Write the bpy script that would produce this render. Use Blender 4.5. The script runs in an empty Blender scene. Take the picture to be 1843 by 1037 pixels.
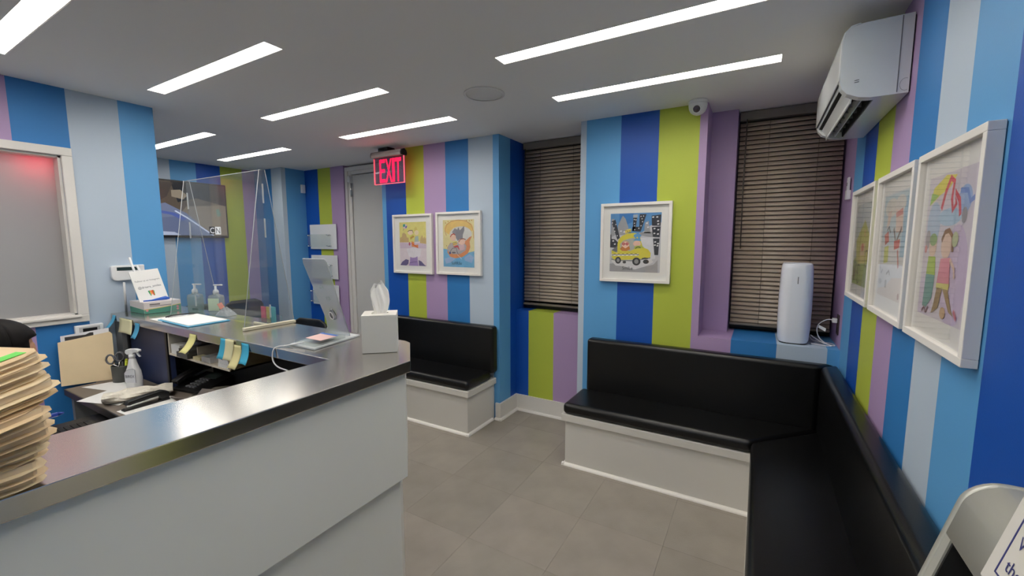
import bpy, bmesh, math, random
from mathutils import Vector, Matrix

# ------------------------------------------------------------------ camera, world, exposure
scene = bpy.context.scene
C = scene.collection
CAM_POS = Vector((0.0, 0.0, 1.5954))
YAW, PITCH, ROLL, F_PX = 0.5255, 0.1079, 0.0008, 764.862
cam_data = bpy.data.cameras.new('camera')
cam = bpy.data.objects.new('camera', cam_data)
C.objects.link(cam)
cam_data.sensor_fit = 'HORIZONTAL'
cam_data.sensor_width = 36.0
cam_data.lens = 36.0 * F_PX / 1843.0
cam_data.clip_start = 0.02
_f = Vector((-math.sin(YAW) * math.cos(PITCH), math.cos(YAW) * math.cos(PITCH), -math.sin(PITCH)))
_r = Vector((math.cos(YAW), math.sin(YAW), 0.0))
_d = _f.cross(_r)
_r2 = _r * math.cos(ROLL) + _d * math.sin(ROLL)
_d2 = -_r * math.sin(ROLL) + _d * math.cos(ROLL)
_m = Matrix.Identity(4)
for i in range(3):
    _m[i][0] = _r2[i]; _m[i][1] = -_d2[i]; _m[i][2] = -_f[i]; _m[i][3] = CAM_POS[i]
cam.matrix_world = _m
scene.camera = cam

world = bpy.data.worlds.new('world')
scene.world = world
world.use_nodes = True
world.node_tree.nodes['Background'].inputs[0].default_value = (0.05, 0.06, 0.08, 1)
world.node_tree.nodes['Background'].inputs[1].default_value = 0.15

vs = scene.view_settings
scene.display_settings.display_device = 'sRGB'
vs.view_transform = 'Standard'
vs.look = 'None'
vs.gamma = 1.0
vs.use_curve_mapping = False
vs.exposure = 1.12
scene.cycles.sample_clamp_indirect = 3.0
scene.cycles.caustics_reflective = False
scene.cycles.caustics_refractive = False
LIGHT_POWER = 11.0          # emission of the recessed ceiling light diffusers

rng = random.Random(7)

# ------------------------------------------------------------------ materials
def lin(c):
    out = []
    for v in c:
        v = v / 255.0
        out.append(v / 12.92 if v <= 0.04045 else ((v + 0.055) / 1.055) ** 2.4)
    return out

MATS = {}
def M(name, rgb=None, rough=0.5, metal=0.0, var=0.0, vscale=8.0, bump=0.0, bscale=60.0,
      emit=0.0, spec=0.5, stretch=None, coat=0.0):
    if name in MATS:
        return MATS[name]
    m = bpy.data.materials.new(name)
    m.use_nodes = True
    nt = m.node_tree
    b = nt.nodes['Principled BSDF']
    col = lin(rgb) + [1.0]
    b.inputs['Base Color'].default_value = col
    b.inputs['Roughness'].default_value = rough
    b.inputs['Metallic'].default_value = metal
    b.inputs['Specular IOR Level'].default_value = spec
    if coat:
        b.inputs['Coat Weight'].default_value = coat
        b.inputs['Coat Roughness'].default_value = 0.08
    if emit:
        b.inputs['Emission Color'].default_value = col
        b.inputs['Emission Strength'].default_value = emit
    tc = None
    if var or bump:
        tc = nt.nodes.new('ShaderNodeTexCoord')
        src = tc.outputs['Object']
        if stretch:
            mp = nt.nodes.new('ShaderNodeMapping')
            mp.inputs['Scale'].default_value = stretch
            nt.links.new(src, mp.inputs['Vector'])
            src = mp.outputs['Vector']
    if var:
        n = nt.nodes.new('ShaderNodeTexNoise')
        n.inputs['Scale'].default_value = vscale
        n.inputs['Detail'].default_value = 4.0
        nt.links.new(src, n.inputs['Vector'])
        r = nt.nodes.new('ShaderNodeValToRGB')
        r.color_ramp.elements[0].position = 0.3
        r.color_ramp.elements[1].position = 0.7
        r.color_ramp.elements[0].color = [max(0, c * (1 - var)) for c in col[:3]] + [1]
        r.color_ramp.elements[1].color = [min(1, c * (1 + var)) for c in col[:3]] + [1]
        nt.links.new(n.outputs['Fac'], r.inputs['Fac'])
        nt.links.new(r.outputs['Color'], b.inputs['Base Color'])
    if bump:
        n2 = nt.nodes.new('ShaderNodeTexNoise')
        n2.inputs['Scale'].default_value = bscale
        n2.inputs['Detail'].default_value = 3.0
        nt.links.new(src, n2.inputs['Vector'])
        bp = nt.nodes.new('ShaderNodeBump')
        bp.inputs['Strength'].default_value = bump
        bp.inputs['Distance'].default_value = 0.002
        nt.links.new(n2.outputs['Fac'], bp.inputs['Height'])
        nt.links.new(bp.outputs['Normal'], b.inputs['Normal'])
    MATS[name] = m
    return m

def clear(name, tint=(250, 252, 252), refl=1.0, rough=0.02, haze=0.0):
    """clear sheet: see-through with a fresnel reflection and a little milky haze"""
    if name in MATS:
        return MATS[name]
    m = bpy.data.materials.new(name)
    m.use_nodes = True
    nt = m.node_tree
    nt.nodes.remove(nt.nodes['Principled BSDF'])
    out = nt.nodes['Material Output']
    t = nt.nodes.new('ShaderNodeBsdfTransparent')
    t.inputs['Color'].default_value = lin(tint) + [1]
    g = nt.nodes.new('ShaderNodeBsdfGlossy')
    g.inputs['Roughness'].default_value = rough
    lw = nt.nodes.new('ShaderNodeLayerWeight')      # Schlick reflectance, the same on both faces of the sheet
    pw = nt.nodes.new('ShaderNodeMath'); pw.operation = 'POWER'; pw.inputs[1].default_value = 5.0
    lw.inputs['Blend'].default_value = 0.5
    nt.links.new(lw.outputs['Facing'], pw.inputs[0])
    mul = nt.nodes.new('ShaderNodeMath'); mul.operation = 'MULTIPLY_ADD'; mul.use_clamp = True
    mul.inputs[1].default_value = 0.6 * refl; mul.inputs[2].default_value = 0.035 * refl
    nt.links.new(pw.outputs[0], mul.inputs[0])
    mx = nt.nodes.new('ShaderNodeMixShader')
    nt.links.new(mul.outputs[0], mx.inputs[0])
    nt.links.new(t.outputs[0], mx.inputs[1])
    nt.links.new(g.outputs[0], mx.inputs[2])
    last = mx
    if haze:
        d = nt.nodes.new('ShaderNodeBsdfDiffuse')
        d.inputs['Color'].default_value = lin((235, 238, 240)) + [1]
        m2 = nt.nodes.new('ShaderNodeMixShader')
        m2.inputs[0].default_value = haze
        nt.links.new(mx.outputs[0], m2.inputs[1])
        nt.links.new(d.outputs[0], m2.inputs[2])
        last = m2
    nt.links.new(last.outputs[0], out.inputs['Surface'])
    MATS[name] = m
    return m

PAINT = {
    'lb': M('paint_light_blue', (88, 156, 210), 0.55, bump=0.12, bscale=250),
    'dk': M('paint_royal_blue', (5, 77, 170), 0.5, bump=0.12, bscale=250),
    'gr': M('paint_lime_green', (174, 188, 66), 0.55, bump=0.12, bscale=250),
    'pu': M('paint_lilac', (171, 145, 186), 0.55, bump=0.12, bscale=250),
    'md': M('paint_mid_blue', (42, 118, 184), 0.55, bump=0.12, bscale=250),
    'gy': M('paint_pale_blue', (183, 198, 214), 0.55, bump=0.12, bscale=250),
}
CEIL = M('ceiling_paint', (248, 245, 242), 0.8, bump=0.1, bscale=200)
WHITE = M('white_satin_paint', (222, 219, 214), 0.42)
WOODWHITE = M('white_painted_panel', (216, 213, 206), 0.45, var=0.02, vscale=3)
FRAMEW = M('white_frame_lacquer', (238, 234, 228), 0.4)
MATBOARD = M('white_mat_board', (246, 244, 239), 0.8)
TILE = [M('floor_tile_%s' % n, c, 0.42, var=0.10, vscale=5, bump=0.25, bscale=120) for n, c in
        (('warm', (146, 138, 129)), ('grey', (143, 136, 127)), ('dim', (139, 132, 123)))]
GROUT = M('floor_grout', (92, 86, 80), 0.8)
LEATHER = M('black_vinyl', (8, 8, 9), 0.30, bump=0.18, bscale=350, spec=0.45)
BLACKP = M('black_plastic', (18, 18, 20), 0.4)
DARK = M('dark_void', (6, 6, 7), 0.7)
GREYP = M('grey_plastic', (120, 122, 124), 0.45)
WHITEP = M('white_plastic', (232, 233, 234), 0.32)
CHROME = M('chrome', (205, 205, 205), 0.18, metal=1.0)
PAPER = M('white_paper', (240, 240, 238), 0.75)
MANILA = [M('manila_card_%s' % n, c, 0.7, var=0.04, vscale=6) for n, c in
          (('warm', (232, 203, 160)), ('pale', (237, 214, 174)), ('tan', (224, 192, 146)))]
ACRYL = clear('clear_acrylic', (248, 250, 251), 1.0, 0.02, 0.03)
ACRYLEDGE = clear('acrylic_edge', (240, 243, 244), 1.0, 0.1, 0.5)
GLASS = clear('picture_glass', (255, 255, 255), 1.25, 0.015, 0.0)
CLEARP = clear('clear_plastic', (247, 250, 249), 1.2, 0.05, 0.07)

def steel():
    m = bpy.data.materials.new('brushed_stainless_steel')
    m.use_nodes = True
    nt = m.node_tree
    b = nt.nodes['Principled BSDF']
    b.inputs['Metallic'].default_value = 1.0
    b.inputs['Base Color'].default_value = lin((224, 219, 212)) + [1]
    tc = nt.nodes.new('ShaderNodeTexCoord')
    mp = nt.nodes.new('ShaderNodeMapping')
    mp.inputs['Scale'].default_value = (2.0, 2.0, 2.0)
    n = nt.nodes.new('ShaderNodeTexNoise')
    n.inputs['Scale'].default_value = 3.0
    n.inputs['Detail'].default_value = 5.0
    r = nt.nodes.new('ShaderNodeMapRange')
    r.inputs['To Min'].default_value = 0.19
    r.inputs['To Max'].default_value = 0.23
    nt.links.new(tc.outputs['Object'], mp.inputs[0])
    nt.links.new(mp.outputs[0], n.inputs['Vector'])
    nt.links.new(n.outputs['Fac'], r.inputs['Value'])
    nt.links.new(r.outputs[0], b.inputs['Roughness'])
    MATS['steel'] = m
    return m
STEEL = steel()

# ------------------------------------------------------------------ mesh builder
class MB:
    def __init__(self):
        self.v = []; self.f = []; self.mi = []; self.sm = []
    def add(self, vs_, fs, m=0, smooth=False):
        o = len(self.v)
        self.v += [tuple(p) for p in vs_]
        for f in fs:
            self.f.append([i + o for i in f]); self.mi.append(m); self.sm.append(smooth)
        return self
    def box(self, x0, x1, y0, y1, z0, z1, m=0):
        x0, x1 = min(x0, x1), max(x0, x1); y0, y1 = min(y0, y1), max(y0, y1); z0, z1 = min(z0, z1), max(z0, z1)
        return self.add([(x0, y0, z0), (x1, y0, z0), (x1, y1, z0), (x0, y1, z0), (x0, y0, z1), (x1, y0, z1), (x1, y1, z1), (x0, y1, z1)],
                        [(0, 3, 2, 1), (4, 5, 6, 7), (0, 1, 5, 4), (1, 2, 6, 5), (2, 3, 7, 6), (3, 0, 4, 7)], m)
    def prism(self, pts, axis, a0, a1, m=0, smooth=False):
        """polygon in the two other axes (in xyz order) extruded along axis"""
        n = len(pts)
        def mk(p, a):
            return {'x': (a, p[0], p[1]), 'y': (p[0], a, p[1]), 'z': (p[0], p[1], a)}[axis]
        vs_ = [mk(p, a0) for p in pts] + [mk(p, a1) for p in pts]
        self.add(vs_, [tuple(range(n))[::-1], tuple(range(n, 2 * n))], m)
        o = len(self.v) - 2 * n
        for i in range(n):
            j = (i + 1) % n
            self.f.append([o + i, o + j, o + n + j, o + n + i]); self.mi.append(m); self.sm.append(smooth)
        return self
    def lathe(self, prof, c=(0, 0, 0), n=24, m=0, axis='z', smooth=True, cap=True):
        k = len(prof); vs_ = []
        for i in range(n):
            a = 2 * math.pi * i / n
            for r, h in prof:
                u, w = r * math.cos(a), r * math.sin(a)
                p = {'z': (u, w, h), 'x': (h, u, w), 'y': (u, h, w)}[axis]
                vs_.append((p[0] + c[0], p[1] + c[1], p[2] + c[2]))
        fs = []
        for i in range(n):
            j = (i + 1) % n
            for t in range(k - 1):
                fs.append((i * k + t, j * k + t, j * k + t + 1, i * k + t + 1))
        self.add(vs_, fs, m, smooth)
        o = len(self.v) - len(vs_)
        for t in (0, k - 1):
            if cap and prof[t][0] > 1e-5:
                self.f.append([o + i * k + t for i in range(n)]); self.mi.append(m); self.sm.append(False)
        return self
    def tube(self, pts, r, n=8, m=0, closed=False):
        pts = [Vector(p) for p in pts]
        k = len(pts); vs_ = []
        up = Vector((0, 0, 1))
        for i, p in enumerate(pts):
            a = pts[i - 1] if (i > 0 or closed) else p
            b = pts[(i + 1) % k] if (i < k - 1 or closed) else p
            t = (b - a).normalized()
            s = t.cross(up)
            if s.length < 1e-3: s = t.cross(Vector((1, 0, 0)))
            s.normalize(); w = s.cross(t)
            rr = r[i] if isinstance(r, (list, tuple)) else r
            for q in range(n):
                an = 2 * math.pi * q / n
                vs_.append(p + s * rr * math.cos(an) + w * rr * math.sin(an))
        fs = []
        for i in range(k if closed else k - 1):
            i2 = (i + 1) % k
            for q in range(n):
                q2 = (q + 1) % n
                fs.append((i * n + q, i * n + q2, i2 * n + q2, i2 * n + q))
        if not closed:
            fs += [tuple(range(n))[::-1], tuple(range((k - 1) * n, k * n))]
        return self.add(vs_, fs, m, True)
    def grid(self, fn, nu, nv, m=0, smooth=True):
        vs_ = [fn(i / nu, j / nv) for j in range(nv + 1) for i in range(nu + 1)]
        fs = [(j * (nu + 1) + i, j * (nu + 1) + i + 1, (j + 1) * (nu + 1) + i + 1, (j + 1) * (nu + 1) + i) for j in range(nv) for i in range(nu)]
        return self.add(vs_, fs, m, smooth)
    def mesh(self, name, mats):
        me = bpy.data.meshes.new(name)
        me.from_pydata(self.v, [], self.f)
        for m in mats: me.materials.append(m)
        for p, i, s in zip(me.polygons, self.mi, self.sm):
            p.material_index = i; p.use_smooth = s
        me.validate()
        bm = bmesh.new(); bm.from_mesh(me)
        bmesh.ops.recalc_face_normals(bm, faces=bm.faces)
        bm.to_mesh(me); bm.free()
        return me

PM = {}
def link(o, parent=None):
    C.objects.link(o)
    if parent is not None:
        o.parent = parent
    return o
def tag(o, label=None, cat=None, group=None, kind=None):
    if label: o['label'] = label
    if cat: o['category'] = cat
    if group: o['group'] = group
    if kind: o['kind'] = kind
    return o
def thing(name, label, cat, loc=(0, 0, 0), rz=0.0, group=None, kind=None):
    o = bpy.data.objects.new(name, None)
    o.empty_display_size = 0.05
    link(o)
    o.location = loc; o.rotation_euler = (0, 0, rz)
    PM[o] = Matrix.Translation(Vector(loc)) @ Matrix.Rotation(rz, 4, 'Z')
    return tag(o, label, cat, group, kind)
def obj(name, mb, mats, parent=None, world=True, bevel=0.0, seg=2, subsurf=0, solid=0.0, smooth=None, origin=None, label=None):
    """link a builder's shape as one object; world=True: its coordinates are world ones"""
    if not isinstance(mats, (list, tuple)): mats = [mats]
    me = mb.mesh(name, mats)
    o = bpy.data.objects.new(name, me)
    link(o, parent)
    if parent is not None and world:
        me.transform(PM[parent].inverted())
    PM[o] = PM[parent] if parent is not None else Matrix.Identity(4)
    if parent is None and world:
        xs = [v.co for v in me.vertices]
        cx = (min(v.x for v in xs) + max(v.x for v in xs)) / 2
        cy = (min(v.y for v in xs) + max(v.y for v in xs)) / 2
        cz = min(v.z for v in xs)
        me.transform(Matrix.Translation((-cx, -cy, -cz)))
        o.location = (cx, cy, cz)
        PM[o] = Matrix.Translation((cx, cy, cz))
    if bevel:
        b = o.modifiers.new('bevel', 'BEVEL'); b.width = bevel; b.segments = seg; b.limit_method = 'ANGLE'
        b.angle_limit = math.radians(35); b.harden_normals = False
        if seg > 2:
            for p in me.polygons: p.use_smooth = True
            w = o.modifiers.new('wn', 'WEIGHTED_NORMAL'); w.keep_sharp = False
    if solid:
        s = o.modifiers.new('solid', 'SOLIDIFY'); s.thickness = solid; s.offset = 0
    if subsurf:
        s = o.modifiers.new('sub', 'SUBSURF'); s.levels = subsurf; s.render_levels = subsurf
        for p in me.polygons: p.use_smooth = True
    if label: o['label'] = label
    return o

def text_mb(s, fit_w=None, fit_h=None, bold=0.0, depth=0.0006):
    """lettering as a mesh in local x (right), y (up), centred on the origin"""
    cu = bpy.data.curves.new('lettering', 'FONT')
    cu.body = s; cu.size = 1.0; cu.align_x = 'CENTER'; cu.align_y = 'CENTER'; cu.offset = bold; cu.resolution_u = 3
    o = bpy.data.objects.new('lettering', cu)
    C.objects.link(o)
    dg = bpy.context.evaluated_depsgraph_get()
    me = bpy.data.meshes.new_from_object(o.evaluated_get(dg))
    vs_ = [v.co.copy() for v in me.vertices]; fs = [tuple(p.vertices) for p in me.polygons]
    bpy.data.objects.remove(o); bpy.data.curves.remove(cu); bpy.data.meshes.remove(me)
    x0 = min(v.x for v in vs_); x1 = max(v.x for v in vs_); y0 = min(v.y for v in vs_); y1 = max(v.y for v in vs_)
    sx = sy = 1.0
    if fit_w: sx = fit_w / (x1 - x0)
    if fit_h: sy = fit_h / (y1 - y0)
    if fit_w and not fit_h: sy = sx
    if fit_h and not fit_w: sx = sy
    cx, cy = (x0 + x1) / 2, (y0 + y1) / 2
    mb = MB()
    mb.add([((v.x - cx) * sx, (v.y - cy) * sy, 0.0) for v in vs_], fs)
    return mb
def place(mb, origin, right, up):
    """move a flat builder (local x, y, z) to world: origin + x*right + y*up + z*normal"""
    r = Vector(right).normalized(); u = Vector(up).normalized(); n = r.cross(u)
    o = Vector(origin)
    mb.v = [tuple(o + r * p[0] + u * p[1] + n * p[2]) for p in mb.v]
    return mb
def rbox2(w, h, r, n=4, cx=0, cy=0):
    """rounded rectangle outline"""
    pts = []
    for qx, qy, a0 in ((1, 1, 0), (-1, 1, 90), (-1, -1, 180), (1, -1, 270)):
        for i in range(n + 1):
            a = math.radians(a0 + 90 * i / n)
            pts.append((cx + qx * (w / 2 - r) + r * math.cos(a), cy + qy * (h / 2 - r) + r * math.sin(a)))
    return pts
def ell(cx, cy, rx, ry, n=20, a0=0, a1=360):
    return [(cx + rx * math.cos(math.radians(a0 + (a1 - a0) * i / n)), cy + ry * math.sin(math.radians(a0 + (a1 - a0) * i / n))) for i in range(n if a1 - a0 == 360 else n + 1)]
def stroke(pts, w):
    """a brush stroke of width w along points, as a polygon"""
    L = []; R = []
    for i, p in enumerate(pts):
        a = pts[max(0, i - 1)]; b = pts[min(len(pts) - 1, i + 1)]
        dx, dy = b[0] - a[0], b[1] - a[1]; l = math.hypot(dx, dy) or 1
        nx, ny = -dy / l * w / 2, dx / l * w / 2
        L.append((p[0] + nx, p[1] + ny)); R.append((p[0] - nx, p[1] - ny))
    return [(L[i], L[i + 1], R[i + 1], R[i]) for i in range(len(pts) - 1)]

# ------------------------------------------------------------------ dimensions of the room (metres)
H = 2.5
XL, XR = -3.607, 0.45
YC, YB, YW, YP, YS = 3.139, 3.141, 3.559, 3.436, 3.402
X1, X2, X3, X4 = -1.948, -1.216, -0.336, -0.172
XT, XQ, YQ, YD, X5 = -5.658, -5.077, 3.162, 3.473, -4.337
YEND = 3.78
ZS = 0.946
YN = -1.9        # wall behind the camera
S6 = ['lb', 'dk', 'gr', 'pu', 'md', 'gy']

def struct(name, mb, mats, bevel=0.0):
    return tag(obj(name, mb, mats, bevel=bevel), kind='structure')
PL = list(PAINT.values()); PI = {k: i for i, k in enumerate(PAINT)}

# floor: grout bed with 18 inch tiles, each its own piece
fl = MB().box(-6.0, 0.62, YN - 0.1, YEND, -0.08, -0.004)
floor = struct('floor', fl, GROUT)
ts = 0.4625
tm = MB().box(-ts / 2 + 0.0005, ts / 2 - 0.0005, -ts / 2 + 0.0005, ts / 2 - 0.0005, 0.0, 0.0105)
tmesh = [tm.mesh('floor_tile', [t]) for t in TILE]
floc = Vector(floor.location)
for i in range(-11, 4):
    for j in range(-8, 5):
        x = -1.2825 + ts * (i + 0.5); y = 1.737 + ts * (j + 0.5)
        if x - ts / 2 < -5.95 or x + ts / 2 > 0.62 or y - ts / 2 < YN - 0.1 or y + ts / 2 > YEND: continue
        t = bpy.data.objects.new('floor_tile', tmesh[rng.randrange(3)])
        link(t, floor)
        t.location = Vector((x, y, -0.0105)) - floc

# ceiling with the openings of the recessed lights
COLX = [(-5.25, -4.03), (-3.215, -1.997), (-1.183, 0.048)]
ROWY = [(0.548, 0.646), (1.198, 1.29), (1.868, 1.962), (2.537, 2.638), (-0.125, -0.03), (-0.80, -0.705), (-1.475, -1.38)]
LIGHTS = [(1, 0), (1, 1), (1, 2), (1, 3), (0, 2), (0, 3), (2, 2), (2, 3), (2, 1), (1, 4), (1, 5), (2, 4), (2, 5), (2, 6)]
holes = [(COLX[c][0], COLX[c][1], ROWY[r][0], ROWY[r][1]) for c, r in LIGHTS]
xs = sorted({-6.0, 0.62} | {h[0] for h in holes} | {h[1] for h in holes})
ys = sorted({YN - 0.1, YEND} | {h[2] for h in holes} | {h[3] for h in holes})
cm = MB()
for a, b in zip(xs, xs[1:]):
    for c_, d_ in zip(ys, ys[1:]):
        mx, my = (a + b) / 2, (c_ + d_) / 2
        if any(h[0] < mx < h[1] and h[2] < my < h[3] for h in holes): continue
        cm.box(a, b, c_, d_, H, H + 0.12)
struct('ceiling', cm, CEIL)

# walls ---------------------------------------------------------------
w = MB()
yb = [3.146, 2.899, 2.621, 2.336, 2.079, 1.815, 1.583, 1.340]
seq = ['pu', 'lb', 'dk', 'gr', 'pu', 'md', 'gy', 'lb', 'dk']
edges = [YEND] + yb
while edges[-1] > YN:
    edges.append(edges[-1] - 0.25)
nxt = ['gr', 'pu', 'md', 'gy', 'lb', 'dk']
for i in range(len(edges) - 1):
    k = seq[i] if i < len(seq) else nxt[(i - len(seq)) % 6]
    w.box(XR, XR + 0.15, edges[i + 1], edges[i], 0, H, PI[k])
struct('wall_right', w, PL)

w = MB()
for a, b, k in ((X2, -1.17, 'gy'), (-1.17, -0.908, 'lb'), (-0.908, -0.643, 'dk'), (-0.643, -0.383, 'gr'), (-0.383, X3, 'pu')):
    w.box(a, b, YB, YEND, 0, H, PI[k])
struct('wall_back', w, PL)
w = MB()
w.box(X3, X4, YS, YEND, 0, H, PI['pu'])
struct('wall_window_side', w, PL)
w = MB()
for a, b, k in ((X3, -0.132, 'pu'), (-0.132, 0.128, 'md'), (0.128, 0.39, 'gy'), (0.39, XR, 'lb')):
    w.box(a, b, YB, YW + 0.02, 0, ZS, PI[k])
struct('wall_window_sill', w, PL)
w = MB()
for a, b, k in ((-3.345, -3.29, 'lb'), (-3.29, -3.018, 'dk'), (-3.018, -2.783, 'gr'), (-2.783, -2.524, 'pu'), (-2.524, -2.266, 'md'), (-2.266, -2.009, 'gy'), (-2.009, X1, 'lb')):
    w.box(a, b, YC, 3.329, 0, H, PI[k])
w.box(-3.345, X1, 3.329, YEND, 0, H, PI['dk'])
struct('wall_back_left', w, PL)
w = MB()
w.box(X1, -1.815, YP, YEND, 0, 0.963, PI['dk']); w.box(-1.815, -1.562, YP, YEND, 0, 0.963, PI['gr']); w.box(-1.562, X2, YP, YEND, 0, 0.963, PI['pu'])
struct('wall_under_window', w, PL)
w = MB()
w.box(X1, XR, YEND - 0.05, YEND + 0.05, 0, H)
struct('wall_night_backing', w, DARK)  # added dark backing, stands in for the night behind the windows
w = MB()
for a, b, k in ((XQ, -4.815, 'dk'), (-4.815, -4.575, 'gr'), (-4.575, X5, 'pu')):
    w.box(a, b, YD, YEND, 0, H, PI[k])
struct('wall_holder', w, PL)
w = MB()
w.box(-5.8, -5.286, YQ, YEND, 0, H, PI['md']); w.box(-5.286, XQ, YQ, 3.216, 0, H, PI['gy']); w.box(-5.286, XQ, 3.216, YEND, 0, H, PI['lb'])
struct('wall_pillar', w, PL)
w = MB()
te = [(1.0, 'md', 1.99), (1.99, 'gy', 2.252), (2.252, 'lb', 2.506), (2.506, 'dk', 2.761), (2.761, 'gr', 3.012), (3.012, 'pu', YQ)]
for a, k, b in te: w.box(XT - 0.14, XT, a, b, 0, H, PI[k])
struct('wall_television', w, PL)
w = MB()
w.box(X5, -3.345, 3.56, YEND, 0, H)
struct('wall_doorway', w, WHITE)
# left wall with the frosted window opening
WY0, WY1, WZ0, WZ1 = -0.42, 0.893, 1.150, 2.105
w = MB()
le = [1.367, 1.183, 0.943, 0.711]
while le[-1] > YN: le.append(le[-1] - 0.24)
lk = ['lb', 'gy', 'md', 'pu', 'gr', 'dk']
for i in range(len(le) - 1):
    a, b, k = max(le[i + 1], YN), le[i], lk[i % 6]
    cuts = [a] + [c for c in (WY0, WY1) if a < c < b] + [b]
    for p, q in zip(cuts, cuts[1:]):
        if WY0 < (p + q) / 2 < WY1:
            w.box(XL - 0.14, XL, p, q, 0, WZ0, PI[k]); w.box(XL - 0.14, XL, p, q, WZ1, H, PI[k])
        else:
            w.box(XL - 0.14, XL, p, q, 0, H, PI[k])
struct('wall_left', w, PL)
struct('wall_behind', MB().box(-5.8, XR, YN - 0.1, YN, 0, H), PAINT['gy'])
struct('wall_passage', MB().box(XT, XL - 0.14, 0.95, 1.05, 0, H), PAINT['gy'])
struct('wall_office', MB().box(-5.1, -5.0, YN, 0.95, 0, H), M('office_paint', (200, 198, 192), 0.7))

# frosted interior window
win = tag(thing('window_1', None, None, (XL, 0.24, WZ0)), 'white framed frosted interior window in the left wall', kind='structure')
cas = MB()
cw = 0.048
cas.box(XL - 0.002, XL + 0.022, WY0 - cw, WY1 + cw, WZ1, WZ1 + cw)
cas.box(XL - 0.002, XL + 0.022, WY0 - cw, WY1 + cw, WZ0 - cw + 0.006, WZ0)
cas.box(XL - 0.002, XL + 0.022, WY0 - cw, WY0, WZ0, WZ1)
cas.box(XL - 0.002, XL + 0.022, WY1, WY1 + cw, WZ0, WZ1)
cas.box(XL - 0.002, XL + 0.034, WY0 - 0.01, WY1 + 0.012, WZ0 - 0.012, WZ0 + 0.004)
obj('casing', cas, WHITE, win, bevel=0.004)
jb = MB()
jb.box(XL - 0.14, XL, WY0, WY1, WZ1 - 0.012, WZ1); jb.box(XL - 0.14, XL, WY0, WY1, WZ0, WZ0 + 0.012)
jb.box(XL - 0.14, XL, WY0, WY0 + 0.012, WZ0, WZ1); jb.box(XL - 0.14, XL, WY1 - 0.012, WY1, WZ0, WZ1)
obj('jamb', jb, WHITE, win)
fr = bpy.data.materials.new('frosted_glass'); fr.use_nodes = True
nt = fr.node_tree; nt.nodes.remove(nt.nodes['Principled BSDF'])
tl = nt.nodes.new('ShaderNodeBsdfTranslucent'); tl.inputs[0].default_value = lin((205, 206, 206)) + [1]
df = nt.nodes.new('ShaderNodeBsdfDiffuse'); df.inputs[0].default_value = lin((150, 150, 150)) + [1]
gl = nt.nodes.new('ShaderNodeBsdfGlossy'); gl.inputs['Roughness'].default_value = 0.25
m1 = nt.nodes.new('ShaderNodeMixShader'); m1.inputs[0].default_value = 0.55
m2 = nt.nodes.new('ShaderNodeMixShader'); m2.inputs[0].default_value = 0.08
nt.links.new(tl.outputs[0], m1.inputs[1]); nt.links.new(df.outputs[0], m1.inputs[2])
nt.links.new(m1.outputs[0], m2.inputs[1]); nt.links.new(gl.outputs[0], m2.inputs[2])
nt.links.new(m2.outputs[0], nt.nodes['Material Output'].inputs['Surface'])
obj('pane', MB().box(XL - 0.088, XL - 0.08, WY0 + 0.01, WY1 - 0.01, WZ0 + 0.01, WZ1 - 0.01), fr, win)
# office behind the frosted pane: unseen lamps, added to light the pane from behind
def point(name, loc, power, col, size=0.1):
    l = bpy.data.lights.new(name, 'POINT'); l.energy = power; l.color = col; l.shadow_soft_size = size
    o = bpy.data.objects.new(name, l); o.location = loc; C.objects.link(o); return o
point('unseen_office_lamp', (-4.30, -0.05, 1.52), 24.0, (1.0, 0.97, 0.92), 0.15)
point('unseen_red_lamp', (-3.80, 0.80, 2.05), 2.0, (1.0, 0.01, 0.05), 0.05)

# ------------------------------------------------------------------ ceiling lights
DIFF = bpy.data.materials.new('light_diffuser'); DIFF.use_nodes = True
_b = DIFF.node_tree.nodes['Principled BSDF']
_b.inputs['Base Color'].default_value = (0.9, 0.9, 0.88, 1)
_b.inputs['Emission Color'].default_value = (1.0, 0.95, 0.88, 1)
_b.inputs['Emission Strength'].default_value = LIGHT_POWER
HOUS = M('light_housing', (240, 238, 232), 0.5)
LL = {(1, 0): 'recessed linear ceiling light in the top left corner, nearest the frosted window',
      (1, 1): 'second recessed linear ceiling light from the top left corner',
      (1, 2): 'recessed linear ceiling light right of the striped left wall, third from the top left',
      (1, 3): 'recessed linear ceiling light closest to the red exit sign',
      (0, 2): 'recessed ceiling light partly hidden by the end of the left wall',
      (0, 3): 'short looking recessed ceiling light above the television corner',
      (2, 2): 'longest recessed ceiling light, running out of the top edge of the photo',
      (2, 3): 'recessed ceiling light nearest the dome camera and window blinds',
      (2, 1): 'added unseen recessed ceiling light just above the top edge of the photo',
      (1, 4): 'added recessed ceiling light out of view beside the camera, over the desk',
      (1, 5): 'added unseen recessed ceiling light behind the camera, over the desk',
      (2, 4): 'added recessed ceiling light directly above the camera, out of view',
      (2, 5): 'added unseen recessed ceiling light behind the camera, first row over the waiting area',
      (2, 6): 'added unseen recessed ceiling light behind the camera, last row near the rear wall'}
for c, r in LIGHTS:
    x0, x1 = COLX[c]; y0, y1 = ROWY[r]
    t = thing('ceiling_light', LL[(c, r)], 'ceiling light', ((x0 + x1) / 2, (y0 + y1) / 2, H), 0, 'recessed linear ceiling lights')
    h = MB()
    h.box(x0, x1, y0, y0 + 0.003, H + 0.001, H + 0.06); h.box(x0, x1, y1 - 0.003, y1, H + 0.001, H + 0.06)
    h.box(x0, x0 + 0.003, y0, y1, H + 0.001, H + 0.06); h.box(x1 - 0.003, x1, y0, y1, H + 0.001, H + 0.06)
    h.box(x0, x1, y0, y1, H + 0.06, H + 0.065)
    obj('housing', h, HOUS, t)
    obj('diffuser', MB().box(x0 + 0.003, x1 - 0.003, y0 + 0.003, y1 - 0.003, H + 0.022, H + 0.028), DIFF, t)

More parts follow.
